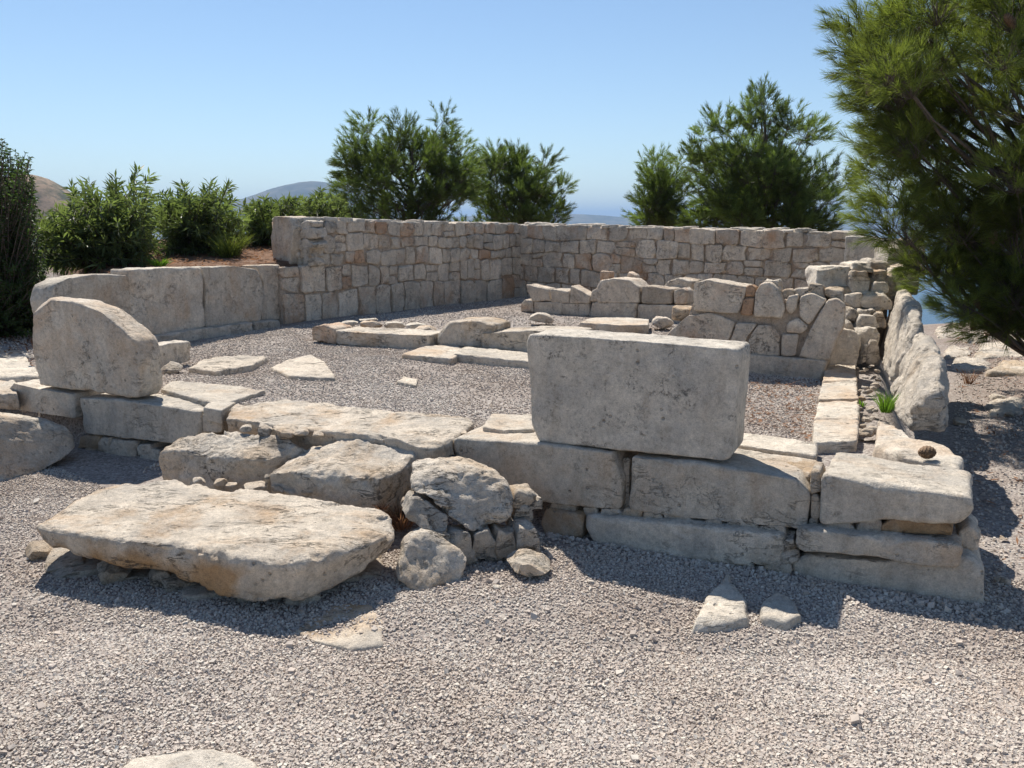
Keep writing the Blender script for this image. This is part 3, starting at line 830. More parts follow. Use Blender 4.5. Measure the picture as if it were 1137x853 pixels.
for x0, y0, x1, y1 in ((500, 590, 530, 628), (524, 592, 556, 624), (550, 590, 578, 622), (574, 584, 598, 614), (570, 562, 592, 586), (572, 545, 596, 564), (506, 612, 534, 632), (586, 552, 606, 570), (538, 612, 560, 626), (560, 608, 580, 622), (480, 590, 506, 612)):
    on_wall('packing_stone', 'fist to head sized stone packed under the big rounded boulder', 'packing stone', HP, rect(x0, y0, x1, y1, .14), 0.20, 0.14 if y0 > 570 else 0.26, 'rough', group=HG, res=0.012, rho=0.035, amp=0.012, chips=7, chipd=.03)
blob('stone', 'flat yellowish stone lying on the gravel right of the boulder heap', 'stone', 563, 617, 613, 646, 0.0, 'warm', 0.9, warm=.3, tint=.3)
blob('stone', 'small white chip of stone on the gravel near the angular boulder', 'stone', 541, 649, 560, 658, 0.0, 'lime', 0.8, tint=.3)
on_level('stone', 'pointed grey stone half buried in gravel at the edge of the wall shadow', 'stone', [(771, 692), (800, 690), (829, 685), (826, 664), (808, 635), (786, 662)], 0.035, 0.10, 'lime', grow=1.25, res=0.010, rho=0.03, amp=0.007, chips=2, chipd=.02, tint=.2, ridge=.01)
on_level('stone', 'low grey stone lying wholly in the shadow of the front wall', 'stone', [(846, 684), (870, 690), (889, 684), (880, 664), (862, 654), (848, 668)], 0.03, 0.10, 'lime', grow=1.25, res=0.010, rho=0.03, amp=0.007, chips=2, chipd=.02, ridge=.01)
on_level('flat_stone', 'orange tinted bedrock flat in the gravel before the big step slab', 'flat stone', [(326, 700), (350, 712), (392, 721), (424, 718), (426, 690), (412, 672), (380, 668), (352, 678)], 0.012, 0.10, 'warm', res=0.014, rho=0.03, amp=0.016, warm=.35, tint=.3)
on_level('flat_stone', 'pale stone flush with the gravel at the bottom edge of the photo', 'flat stone', [(128, 862), (200, 880), (292, 862), (282, 843), (240, 833), (180, 833), (145, 842)], 0.016, 0.10, 'lime', res=0.014, rho=0.018, amp=0.008, tint=.3)

# ------------------------------------------------------------------ porch floor and the cross wall
for nm, lb, pts in (('flat_stone', 'buff bedrock patch showing through the porch gravel', [(300, 408), (322, 418), (372, 420), (362, 402), (345, 394), (318, 400)]),
                    ('flat_stone', 'tiny pale stone flush with the gravel in the middle of the porch', [(440, 424), (462, 428), (464, 421), (448, 418)])):
    on_level(nm, lb, 'flat stone', pts, FLOOR + .022, 0.1, 'warm', res=0.03, rho=0.015, amp=0.010, tint=.2)
CW = Plane(G(352, 381, FLOOR), G(912, 421, FLOOR))
if CW.n[1] < 0: CW.n = -CW.n
on_wall('stone_block', 'first short stone of the low inner cross row beside the tall left wall', 'stone block', CW, [(346, 378), (372, 383), (372, 366), (360, 361), (346, 363)], 0.35, 0.0, 'wall', res=0.03, rho=0.04, amp=0.014, tint=.2)
on_wall('stone_block', 'long cream block of the low inner cross row', 'stone block', CW, [(371, 382), (410, 386), (452, 393), (476, 388), (477, 372), (420, 370), (371, 367)], 0.42, 0.0, 'warm', res=0.024, rho=0.03, amp=0.012, tint=.2, warm=.1)
for x0, y0, x1, y1 in ((376, 356, 398, 366), (400, 356, 424, 367), (424, 357, 450, 367), (450, 358, 474, 370), (462, 362, 486, 374), (398, 352, 420, 360)):
    blob('rubble_stone', 'small white stone filling behind the long cream block of the inner row', 'rubble', x0, y0, x1, y1, FLOOR + .06, 'lime', 1.0, group='white filling stones behind the inner row', tint=.3)
on_wall('stone_block', 'grey block with a rough raised top in the low inner cross row', 'stone block', CW, [(484, 368), (484, 384), (545, 386), (547, 362), (530, 357), (498, 357)], 0.45, 0.10, 'rough', res=0.024, rho=0.04, amp=0.014, chips=3)
on_wall('stone_block', 'brownish squared block of the inner cross row partly behind the upright slab', 'stone block', CW, [(534, 370), (534, 388), (600, 394), (640, 396), (640, 370), (590, 367)], 0.5, 0.06, 'warm', res=0.026, rho=0.025, amp=0.010, tint=-.1)
on_level('step_stone', 'left thin slab lying flat before the inner cross row', 'step', [(446, 393), (502, 398), (520, 388), (505, 383), (475, 383)], FLOOR + .06, 0.14, 'lime', res=0.024, rho=0.02, amp=0.010, tint=.1)
on_level('step_stone', 'right thin slab lying flat before the inner cross row', 'step', [(503, 393), (590, 402), (640, 406), (640, 394), (590, 391), (516, 385)], FLOOR + .07, 0.16, 'lime', res=0.024, rho=0.02, amp=0.010)

cw = empty('cross_wall', (CW.at(850, 410)[0], CW.at(850, 410)[1] + .2, FLOOR))
tag(cw, 'mortared wall of large polygonal stones on a ledge right behind the upright slab', 'wall', None, 'thing')
def cwp(pts, depth=0.16, d=0.05, m='wall', name='wall_stone', label=None, **kw):
    kw.setdefault('res', 0.022); kw.setdefault('rho', 0.022); kw.setdefault('amp', 0.008); kw.setdefault('corner', 0.025)
    o = on_wall(name, label, None, CW, pts, depth, d, m, parent=cw, **kw)
    o.location = -np.array(cw.location)
cwp([(690, 415), (819, 424), (911, 430), (919, 401), (819, 393), (690, 384)], 0.5, 0.0, 'wall', 'ledge', tint=-.1)
cwp([(733, 396), (800, 397), (812, 372), (816, 358), (790, 347), (762, 351), (735, 376)], tint=.0)
cwp([(803, 394), (822, 395), (830, 374), (842, 359), (817, 358), (813, 374)])
cwp([(823, 395), (866, 396), (866, 372), (858, 362), (842, 360), (832, 374)], warm=.3)
cwp([(867, 396), (884, 396), (887, 371), (868, 371)])
cwp([(873, 369), (889, 371), (898, 363), (886, 353), (874, 359)])
cwp([(886, 397), (920, 401), (937, 362), (938, 339), (930, 332), (919, 333), (900, 366)], d=0.035)
cwp([(887, 351), (898, 362), (918, 333), (901, 326), (888, 330)], tint=.2)
cwp([(878, 350), (885, 343), (886, 327), (874, 330), (872, 344)])
cwp([(837, 352), (868, 354), (872, 343), (864, 321), (854, 313), (844, 315), (838, 326)], 0.28, d=0.03, rho=.04, tint=.15, warm=-.2)
cwp([(822, 350), (835, 351), (838, 330), (825, 332)], warm=1.4, tint=-.3)
cwp([(827, 330), (838, 330), (840, 320), (834, 316), (828, 319)], warm=1.2, tint=-.3)
cwp([(769, 346), (820, 349), (829, 319), (800, 314), (784, 311), (770, 314)], 0.42, d=0.03, name='top_block', rho=.03, tint=.15, warm=-.3)
o = on_wall('mortar_core', None, None, CW, [(733, 398), (918, 405), (934, 345), (880, 335), (838, 328), (770, 335), (764, 352), (736, 377)], 0.34, 0.085, 'mortar', parent=cw, res=0.04, rho=0.02, amp=0.015, tint=0)
o.location = -np.array(cw.location)
for x0, y0, x1, y1 in ((866, 322, 882, 330), (880, 320, 900, 328), (898, 316, 916, 328), (914, 322, 936, 333), (846, 312, 866, 320)):
    o = on_wall('rubble_cap', None, None, CW, rect(x0, y0, x1, y1 + 4, .1), 0.28, 0.16, 'rough', parent=cw, res=0.025, rho=0.03, amp=0.012, chips=3, tint=.2)
    o.location = -np.array(cw.location)

# ------------------------------------------------------------------ blocks standing farther back in the inner room
BL = Plane(G(585, 347, FLOOR), G(750, 358, FLOOR))
if BL.n[1] < 0: BL.n = -BL.n
KB = dict(res=0.03, rho=0.03, amp=0.012)
lst = [
 ('stone', 'wedge shaped grey stone tilted on the left end of the inner block row', [(591, 335), (612, 335), (606, 321), (584, 316), (586, 324)], .3, 0, -.1),
 ('stone_block', 'small squared grey stone second from the left on the inner block row', [(612, 337), (632, 337), (632, 323), (611, 321)], .3, 0, -.2),
 ('stone', 'jagged triangular stone with a pointed left top on the inner block row', [(632, 337), (654, 337), (655, 329), (633, 317)], .28, 0, -.2),
 ('stone_block', 'small rounded base stone at the far left of the inner block row', [(578, 347), (592, 347), (591, 334), (582, 333), (578, 338)], .3, 0, .1),
 ('stone_block', 'low base block under the tilted wedge stone', [(592, 348), (624, 349), (624, 336), (592, 335)], .34, 0, 0),
 ('stone_block', 'low base block under the jagged triangular stone', [(624, 350), (655, 351), (654, 337), (624, 337)], .34, 0, -.1),
 ('stone', 'narrow upright stone left of the large round topped block', [(655, 335), (664, 335), (664, 319), (657, 323)], .3, 0, .1),
 ('stone_block', 'large round topped block on the inner row left of the dark stone', [(663, 336), (710, 337), (710, 320), (699, 311), (680, 309), (666, 311), (662, 318)], .42, -.02, .2),
 ('stone_block', 'broad base block under the large round topped block', [(653, 353), (706, 355), (707, 337), (657, 335)], .42, -.02, 0),
 ('stone_block', 'dark weathered block on the inner row right of the round topped block', [(712, 337), (746, 338), (747, 321), (712, 318)], .36, 0, -.9),
 ('stone_block', 'bluish base block under the dark weathered block', [(707, 356), (756, 360), (757, 339), (708, 338)], .40, 0, .1),
 ('stone_block', 'small squared stone right of the dark weathered block', [(748, 338), (762, 338), (762, 324), (757, 320), (748, 323)], .3, 0, .1),
]
for nm, lb, pts, dep, d, ti in lst:
    on_wall(nm, lb, 'stone block' if nm == 'stone_block' else 'stone', BL, pts, dep, d, 'wall', group='stones of the inner block row', tint=ti, warm=-.2, **KB)
on_wall('stone', 'heap top of white rough stone behind the small squared stones', 'stone', BL, [(732, 325), (768, 328), (769, 313), (752, 309), (742, 311)], .4, .35, 'rough', res=.03, rho=.05, amp=.02, chips=4)
on_wall('stone', 'tiny cube stone sitting atop the left of the round topped block', 'stone', BL, [(666, 312), (677, 312), (677, 302), (666, 301)], .15, .3, 'wall', res=.03, rho=.02, amp=.008)
on_wall('stone', 'tiny pointed stone behind the right of the round topped block', 'stone', BL, [(694, 316), (706, 316), (705, 306), (697, 302)], .18, .4, 'wall', res=.03, rho=.03, amp=.01, tint=.3)
on_level('slab_stone', 'flat grey slab on the floor before the broad base block', 'stone slab', [(643, 358), (690, 361), (720, 361), (721, 354), (690, 352), (657, 353)], FLOOR + .12, 0.13, 'lime', res=.03, rho=.025, amp=.012)
blob('stone_block', 'small loose cube of stone alone on the inner floor gravel', 'stone block', 588, 348, 615, 362, FLOOR, 'lime', .8, chips=2)
blob('stone', 'squat stone on the floor at the left foot of the polygonal wall', 'stone', 724, 352, 746, 368, FLOOR, 'wall', .9)
on_wall('stone', 'tan rubble stone under the left corner of the polygonal wall top', 'stone', CW, rect(744, 342, 769, 357, .1), .3, .12, 'rough', res=.02, rho=.04, amp=.012, chips=4, warm=.4)

# ------------------------------------------------------------------ left side: row of orthostats below the soil bank
on_wall('orthostat', 'long low slab with a rounded left end and dark top edge retaining the bank', 'stone slab', LW, [(58, 358), (146, 376), (147, 320), (144, 306), (104, 305), (74, 309), (58, 317), (54, 335)], .28, 0, 'lime', group='upright slabs along the left bank', res=.026, rho=.04, amp=.012, corner=.05, warm=.2)
on_wall('orthostat', 'tall square slab with a pale face in the middle of the left bank row', 'stone slab', LW, [(146, 371), (190, 372), (228, 364), (226, 320), (223, 298), (185, 297), (143, 300), (145, 330)], .28, -.02, 'lime', group='upright slabs along the left bank', res=.026, rho=.035, amp=.014, corner=.03, warm=.1)
on_wall('orthostat', 'slab with a bulging right edge nearest the tall left wall', 'stone slab', LW, [(228, 364), (260, 362), (289, 357), (295, 330), (286, 300), (262, 295), (224, 297), (229, 320)], .28, 0, 'lime', group='upright slabs along the left bank', res=.026, rho=.035, amp=.014, corner=.05)
on_wall('pillar_stone', 'narrow grey stone filling the gap before the tall left wall', 'stone', LW, [(290, 358), (312, 356), (311, 294), (284, 295), (293, 315)], .25, .10, 'wall', res=.03, rho=.02, amp=.012, tint=-.2)
on_wall('footing_stone', 'long footing under the two taller slabs of the left bank', 'footing', LW, [(172, 398), (214, 392), (283, 378), (283, 358), (215, 366), (172, 374)], .5, -.10, 'rough', group='footings of the left bank slabs', res=.03, rho=.05, amp=.016)
on_wall('footing_stone', 'short footing under the narrow grey stone by the tall left wall', 'footing', LW, [(284, 378), (312, 374), (312, 355), (284, 358)], .5, -.08, 'rough', group='footings of the left bank slabs', res=.03, rho=.05, amp=.016)
TB = Plane(G(174, 412, FLOOR), G(216, 403, FLOOR))
on_wall('stone_block', 'small tilted block lying behind the broken upright slab', 'stone block', TB, [(176, 409), (196, 406), (212, 401), (211, 379), (190, 381), (174, 385)], .16, 0, 'lime', res=.02, rho=.02, amp=.008, tint=.2)
blob('stone', 'rounded stone propping the small tilted block behind the broken slab', 'stone', 178, 404, 202, 416, FLOOR, 'rough', .8)
on_level('flat_stone', 'flat buff stone in the porch gravel before the left bank footing', 'flat stone', [(208, 408), (240, 412), (280, 405), (297, 396), (270, 395), (225, 399)], FLOOR + .05, .14, 'warm', res=.024, rho=.03, amp=.014)

# ------------------------------------------------------------------ end of the tall left wall
EP = Plane(MW.pt(s345 - .01, 0, .84), MW.pt(s345 - .01, 0, 0.0))
if EP.n @ MW.e < 0: EP.n = -EP.n
on_wall('orthostat', 'upright end slab closing the top of the tall left wall', 'stone slab', EP, [(303, 294), (322, 294), (326, 252), (321, 241), (303, 240), (300, 262)], .45, -.14, 'lime', res=.025, rho=.025, amp=.012, tint=.1)
for x0, y0, x1, y1 in ((322, 285, 333, 295), (333, 284, 345, 295), (320, 276, 332, 286), (331, 275, 344, 286), (323, 266, 334, 277), (322, 255, 333, 267), (333, 264, 346, 276), (326, 245, 346, 255), (332, 254, 346, 265), (322, 243, 332, 254)):
    on_wall('rubble_stone', 'small loose stone in the broken core behind the upright end slab', 'rubble', EP, rect(x0, y0, x1 + 1, y1 + 1, .12), .25, -.04, 'rough', group='loose core stones behind the end slab', res=.02, rho=.045, amp=.014, chips=5, chipd=.05, tint=.2)

# ------------------------------------------------------------------ right wall
ST = 'floor slabs of the right wall'
cut = [(902, 492, 952, 490), (905, 466, 953, 466), (909, 445, 953, 444), (913, 424, 951, 424), (918, 404, 950, 404)]
for (a0, b0, a1, b1), (c0, d0, c1, d1), lb in zip(cut[:-1], cut[1:], ('nearest cream paving slab along the inner edge of the right wall', 'second cream paving slab from the corner block along the right wall', 'third cream paving slab from the corner block along the right wall', 'farthest cream paving slab just below the rubble of the right wall')):
    on_level('paving_stone', lb, 'paving slab', [(a0, b0 - 1), (a1, b1 - 1), (c1, d1 + .5), (c0, d0 + .5)], FLOOR + .07, .22, 'lime', group=ST, res=.018, rho=.016, amp=.010, corner=.02, tint=.2, warm=.25, ridge=.006)
on_level('paving_stone', 'broad rough slab behind the corner block under the near leaning slab', 'paving slab', [(972, 492), (1000, 506), (1066, 520), (1070, 508), (1050, 494), (1010, 486), (992, 472), (975, 466)], FLOOR + .08, .20, 'lime', res=.018, rho=.025, amp=.012, tint=.2)
OW = Plane(G(1001, 482, FLOOR + .06), G(978, 404, FLOOR + .06))
if OW.n[0] < 0: OW.n = -OW.n
def leaning(lb, pa, pb, ha, hb, th, lean, seed, **kw):
    a, b = np.array([pa[0], pa[1], FLOOR + .05]), np.array([pb[0], pb[1], FLOOR + .05])
    e = (b - a)[:2] / np.linalg.norm((b - a)[:2])
    n = np.array([e[1], -e[0], 0.0])
    def side(off, k):
        rs = random.Random(seed)
        out = []
        for s, z in ((0, 0), (.33, 0), (.66, 0), (1, 0), (1, .6), (.94, 1), (.7, 1.0), (.45, .95), (.2, 1.03), (.04, .82), (-.02, .4)):
            h = ha + (hb - ha) * max(0, min(1, s))
            p = a + (b - a) * s + n * (off + lean * z * k) + np.array([0, 0, z * h + (rs.uniform(-.03, .03) if z > .5 else 0)])
            out.append(p)
        return out
    return stone('orthostat', lb, 'stone slab', side(0, 1.0), side(th, -0.04), 'rough', 'leaning slabs of the right wall', res=.018, rho=.10, sharp=1.0, amp=.018, corner=.10, chips=6, chipd=.08, ridge=.025, nmax=60, **kw)
pA = G(1000, 478, FLOOR + .06); pM = G(985, 432, FLOOR + .06); pB = G(976, 396, FLOOR + .06)
leaning('near leaning slab with a smooth end face on the right wall', pA, pM, .36, .44, .27, .15, 5, tint=.1, warm=-.3)
leaning('far taller leaning slab with a ragged top on the right wall', pM + (pM - pA) * .02, pB + (pB - pM) * .45, .56, .66, .25, .12, 9, tint=.1, warm=-.3)
RP = Plane(G(922, 405, FLOOR + .07), G(1000, 405, FLOOR + .07))
if RP.n[1] < 0: RP.n = -RP.n
RR = 'dry stones of the right rubble pile'
rub = [
 ('large pale angular stone at the foot of the rubble pile beside the polygonal wall', (919, 366, 955, 408), .00, 'lime', .2),
 ('long pale squared stone jutting from the top left of the rubble pile', (905, 296, 945, 323), .55, 'lime', .3),
 ('squared yellowish stone in the middle of the rubble pile top', (940, 302, 967, 328), .50, 'warm', .2),
 ('flat pale slab capping the yellowish squared stone', (945, 291, 970, 303), .55, 'lime', .2),
 ('orange stone beside the yellowish squared stone in the pile', (968, 301, 987, 317), .55, 'warm', .0),
 ('big pinkish block at the right of the pile top under the pine', (986, 296, 1019, 328), .55, 'wall', .2),
 ('flat wedge stone below the orange stone in the pile', (967, 314, 987, 326), .5, 'lime', .1),
 ('oval flat stone in the middle course of the pile', (937, 326, 961, 342), .42, 'lime', .2),
 ('long pointed stone sloping down to the left in the pile', (956, 324, 989, 344), .42, 'lime', .2),
 ('small grey stone at the pile\'s left edge below the oval stone', (938, 342, 954, 358), .28, 'rough', -.1),
 ('thin slab lying in the middle of the pile', (951, 344, 974, 353), .32, 'rough', .2),
 ('small flat stone near the leaning slab in the pile', (973, 342, 986, 350), .36, 'rough', 0),
 ('whitish cracked stone in the lower middle of the pile', (953, 350, 976, 367), .22, 'lime', .3),
 ('small stone wedged against the leaning slab in the pile', (972, 348, 984, 366), .25, 'rough', .1),
 ('flat pale stone above the narrow upright pair in the pile', (952, 365, 979, 382), .08, 'lime', .2),
 ('narrow upright stone beside the large angular stone at the pile\'s foot', (954, 380, 966, 405), .04, 'rough', -.1),
 ('upright stone between the pile\'s foot and the leaning slab', (964, 379, 978, 406), .04, 'rough', 0),
 ('thin tan slab tilted left above the large angular stone', (932, 357, 953, 368), .16, 'rough', .1),
 ('small brown stone under the long jutting stone', (924, 318, 946, 332), .50, 'rough', -.3),
 ('dark stone behind the rubble pile half under the pine needles', (968, 288, 990, 302), .70, 'rough', -.2),
 ('stone behind the pinkish block under the pine', (998, 262, 1018, 298), 1.0, 'rough', -.2),
 ('stone at the back of the pile beside the corner block', (985, 276, 1002, 298), .95, 'rough', -.1),
]
for lb, (x0, y0, x1, y1), d, mm, ti in rub:
    on_wall('rubble_stone', lb, 'stone', RP, rect(x0, y0, x1, y1, .12), .36, d - .12, mm, group=RR, lean=.35, shrink=.9, res=.016, rho=.035, amp=.012, chips=7, chipd=.03, tint=ti + .25, ridge=.008)
FILL = 'earth packed inside the right rubble pile'
on_wall('earth_fill', 'packed brown earth and small stones between the stones of the right rubble pile', 'earth fill', RP, [(932, 407), (978, 407), (986, 350), (1000, 325), (992, 306), (950, 312), (938, 345)], .5, .42, 'mortar', lean=.35, res=.04, rho=.05, amp=.04)
PTH = 'little stones in the gap of the right wall'
rs = random.Random(5)
for i in range(26):
    k = rs.random()
    y = 408 + 76 * k
    x = 950 + 3 * k + rs.uniform(0, 24 - 4 * k)
    w = 8 + 12 * k * rs.random()
    blob('rubble_stone', 'little tan stone in the gap between the paving slabs and the leaning slabs', 'rubble', x - w / 2, y - w * .3, x + w / 2, y + w * .3, FLOOR + .03, 'rough', 1.0, group=PTH, warm=.3, tint=.2)
CB = BW.at(938, 300)
on_wall('stone_block', 'white squared block on the corner where back wall and right wall meet', 'stone block', BW, [(936, 302), (990, 304), (992, 268), (960, 263), (938, 262)], .5, -.30, 'lime', res=.03, rho=.04, amp=.012, tint=.4, warm=-.5)
on_wall('orthostat', 'far slab of the right wall seen through the lowest pine boughs', 'stone slab', BW, [(992, 306), (1022, 308), (1020, 268), (994, 266)], .4, -.9, 'wall', res=.03, rho=.05, amp=.02)

# rock outcrops on the right
OC = 'pale rock outcrops on the terrace edge'
for i, (x0, y0, x1, y1) in enumerate(((1040, 362, 1072, 373), (1070, 366, 1105, 378), (1082, 378, 1140, 394), (1050, 384, 1082, 394), (1100, 396, 1170, 412), (1056, 398, 1100, 410), (1092, 440, 1140, 458), (1110, 366, 1160, 378), (1150, 380, 1200, 400))):
    c_ = G((x0 + x1) / 2, (y0 + y1) / 2, .06)
    zz = float(land(c_[:1], c_[1:2])[0])
    on_level('rock_outcrop', 'pale bedrock hump rising from the litter right of the right wall', 'rock', rect(x0, y0, x1, y1, .12), zz + .035, .22, 'rough', group=OC, res=.04, rho=.10, amp=.035, chips=3, tint=.1, sharp=1)
for i in range(16):
    x, y = rs.uniform(1045, 1175), rs.uniform(376, 640)
    w = rs.uniform(8, 22)
    blob('loose_stone', 'scattered small stone on the litter right of the right wall', 'stone', x, y, x + w, y + w * .5, float(land(*G(x, y, .1)[:2])), 'rough', 1.0, group='scattered small stones right of the wall')

# ------------------------------------------------------------------ gravel: loose angular chips lying on the ground sheet
def in_poly(x, y, P):
    P = np.asarray(P)[:, :2]
    r = np.zeros(len(x), bool)
    for i in range(len(P)):
        a, b = P[i - 1], P[i]
        c = ((a[1] > y) != (b[1] > y)) & (x < (b[0] - a[0]) * (y - a[1]) / (b[1] - a[1] + 1e-12) + a[0])
        r ^= c
    return r
CUBE = np.array([(-1, -1, -1), (1, -1, -1), (1, 1, -1), (-1, 1, -1), (-1, -1, 1), (1, -1, 1), (1, 1, 1), (-1, 1, 1)], float)
CF = np.array([(0, 3, 2, 1), (4, 5, 6, 7), (0, 1, 5, 4), (1, 2, 6, 5), (2, 3, 7, 6), (3, 0, 4, 7)])
def chips(x, y, z, size, rng, tint=None):
    n = len(x)
    V = CUBE[None] * rng.uniform(0.55, 1.0, (n, 8, 1)) + rng.normal(0, .13, (n, 8, 3))
    V *= (size[:, None] * rng.uniform(.68, 1.1, (n, 3)) * .5)[:, None, :]
    a, b = rng.uniform(0, 2 * np.pi, n), rng.normal(0, .9, n)
    ca, sa, cb, sb = np.cos(a)[:, None], np.sin(a)[:, None], np.cos(b)[:, None], np.sin(b)[:, None]
    X, Y, Z = V[..., 0], V[..., 1], V[..., 2]
    X, Z = X * cb - Z * sb, X * sb + Z * cb
    X, Y = X * ca - Y * sa, X * sa + Y * ca
    V = np.stack([X + x[:, None], Y + y[:, None], Z + z[:, None]], 2).reshape(-1, 3)
    Fa = (CF[None] + 8 * np.arange(n)[:, None, None]).reshape(-1, 4)
    return V, Fa, np.repeat(rng.beta(2.2, 2.2, n) if tint is None else tint, 8)
grng = np.random.default_rng(12)
gm = MB()
def scatter(n, P, smin, smax, lift=.2):
    P = np.asarray(P)
    x = grng.uniform(P[:, 0].min(), P[:, 0].max(), n)
    y = grng.uniform(P[:, 1].min(), P[:, 1].max(), n)
    k = in_poly(x, y, P)
    k &= grng.uniform(0, 1, n) < np.clip(.80 + 1.1 * fbm(np.stack([x * .9, y * .9, x * 0], 1) + 40, 3), .3, 1)
    x, y = x[k], y[k]
    size = smin + (smax - smin) * grng.beta(1.4, 3.5, len(x))
    z = land(x, y) + size * lift
    V, Fa, ti = chips(x, y, z, size, grng)
    gm.add(V, Fa, tint=ti)
g = lambda px, py, z=0: G(px, py, z)[:2]
scatter(45000, [g(-40, 1080), g(1180, 1080), g(1180, 880), g(-40, 880)], .006, .020)
scatter(85000, [g(-700, 1080), g(-40, 1080), g(-40, 700), g(-60, 510), g(-60, 470), g(-700, 470)], .007, .022)
scatter(70000, [g(1180, 1080), g(1800, 1080), g(1800, 560), g(1180, 560)], .007, .022)
scatter(190000, [g(-40, 880), g(1180, 880), g(1180, 740), g(-40, 700)], .0055, .020)
scatter(170000, [g(-40, 700), g(1180, 740), g(1180, 650), g(590, 605), g(280, 610), g(20, 500), g(-60, 510)], .006, .019)
scatter(120000, [g(180, 450, FLOOR), g(900, 510, FLOOR), g(912, 421, FLOOR), g(350, 381, FLOOR), g(310, 360, FLOOR), g(170, 392, FLOOR)], .008, .021)
scatter(55000, [g(310, 364, FLOOR), g(350, 381, FLOOR), g(912, 421, FLOOR), g(935, 330, FLOOR), g(580, 328, FLOOR)], .010, .024)
scatter(36000, [g(1080, 720), g(1200, 720), g(1250, 400), g(1060, 380), g(1060, 500)], .008, .030)
scatter(9000, [g(-80, 440, .3), g(30, 440, .3), g(40, 360, .35), g(-80, 360, .35)], .012, .035)
go = gm.obj('gravel', M['gravel'], smooth=False)
tag(go, 'pinkish grey crushed stone gravel covering the ground in and around the ruin', 'gravel', kind='stuff')
# a few bigger chips the eye picks out among the gravel
big = MB()
n = 420
x = grng.uniform(-3.6, 3.6, n); y = grng.uniform(1.8, 5.2, n)
k = (abs(x) < .72 * y + .3) & (((x - FW.a[0]) * FW.n[0] + (y - FW.a[1]) * FW.n[1]) < -.1)
x, y = x[k], y[k]
sz = .022 + .028 * grng.beta(1, 4, len(x))
V, Fa, ti = chips(x, y, land(x, y) + sz * .2, sz, grng)
big.add(V, Fa, tint=ti)
tag(big.obj('coarse_gravel', M['gravel'], smooth=False), 'scattered larger chips lying on top of the fine gravel', 'gravel', kind='stuff')

# grit that has gathered along the foot of the stones
edge = MB()
q = grng.uniform(0, FW.L, 1500); dd = -.02 - abs(grng.normal(0, .07, 1500))
fx, fy = FW.a[0] + FW.e[0] * q + FW.n[0] * dd, FW.a[1] + FW.e[1] * q + FW.n[1] * dd
sz = .012 + .03 * grng.beta(1, 5, 1500)
V, Fa, ti = chips(fx, fy, land(fx, fy) + sz * .25, sz, grng)
edge.add(V, Fa, tint=ti)
tag(edge.obj('coarse_gravel', M['gravel'], smooth=False), 'grit and chips gathered along the foot of the front wall', 'gravel', kind='stuff')

# ------------------------------------------------------------------ plants
def unit(v): return v / (np.linalg.norm(v, axis=-1, keepdims=True) + 1e-12)
def tube(mb, pts, rads, sides=7, **at):
    pts = np.asarray(pts, float)
    K = len(pts)
    d = unit(np.gradient(pts, axis=0))
    up = np.array([0.31, 0.17, 0.93])
    u = unit(np.cross(d, up)); v = np.cross(d, u)
    a = np.linspace(0, 2 * np.pi, sides, endpoint=False)
    V = (pts[:, None] + (u[:, None] * np.cos(a)[None, :, None] + v[:, None] * np.sin(a)[None, :, None]) * np.asarray(rads)[:, None, None]).reshape(-1, 3)
    I = np.arange(K * sides).reshape(K, sides)
    J = np.roll(I, -1, 1)
    mb.add(V, np.stack([I[:-1].ravel(), J[:-1].ravel(), J[1:].ravel(), I[1:].ravel()], 1), **at)
def curve(a, b, n, sag, rng, wob=.06):
    t = np.linspace(0, 1, n)[:, None]
    L = np.linalg.norm(b - a)
    p = a + (b - a) * t
    p[:, 2] += (np.sin(t[:, 0] * np.pi) * sag * L)
    w = np.cumsum(rng.normal(0, wob * L / n, (n, 3)), 0)
    w -= t * w[-1]
    return p + w
def needles(mb, base, axis_, L, n_per, length, width, rng, spread=.75, tint=0):
    """brush of needles along each shoot; base, axis_ (S,3), L (S,) shoot length"""
    S = len(base)
    N = S * n_per
    t = rng.uniform(0.0, 1.0, (S, n_per))
    p = base[:, None] + axis_[:, None] * (L[:, None] * t)[..., None]
    r = unit(rng.normal(size=(S, n_per, 3)))
    r = unit(r - (r * axis_[:, None]).sum(-1, keepdims=True) * axis_[:, None])
    k = (spread * (1.15 - .75 * t))[..., None]
    d = unit(axis_[:, None] + r * k + rng.normal(0, .08, r.shape))
    ln = length * rng.uniform(.75, 1.15, (S, n_per, 1))
    tip = p + d * ln
    tip[..., 2] -= (ln[..., 0] * .06)
    s = unit(np.cross(d, rng.normal(size=d.shape))) * width * .5
    V = np.stack([p - s, p + s, tip + s * .35, tip - s * .35], 2).reshape(-1, 3)
    Fa = np.arange(N * 4).reshape(-1, 4)
    ti = np.repeat(np.broadcast_to(np.asarray(tint)[:, None] if np.ndim(tint) else tint, (S, n_per)).ravel() + rng.normal(0, .12, N), 4)
    mb.add(V, Fa, tint=ti)
def poly_px(P, n, rng):
    P = np.asarray(P, float)
    out = []
    while len(out) < n:
        x = rng.uniform(P[:, 0].min(), P[:, 0].max(), 400); y = rng.uniform(P[:, 1].min(), P[:, 1].max(), 400)
        k = in_poly(x, y, P)
        out += list(zip(x[k], y[k]))
    return out[:n]
def at_dist(px, py, Y):
    d = ray(px, py)
    return O + d * (Y / d[1])
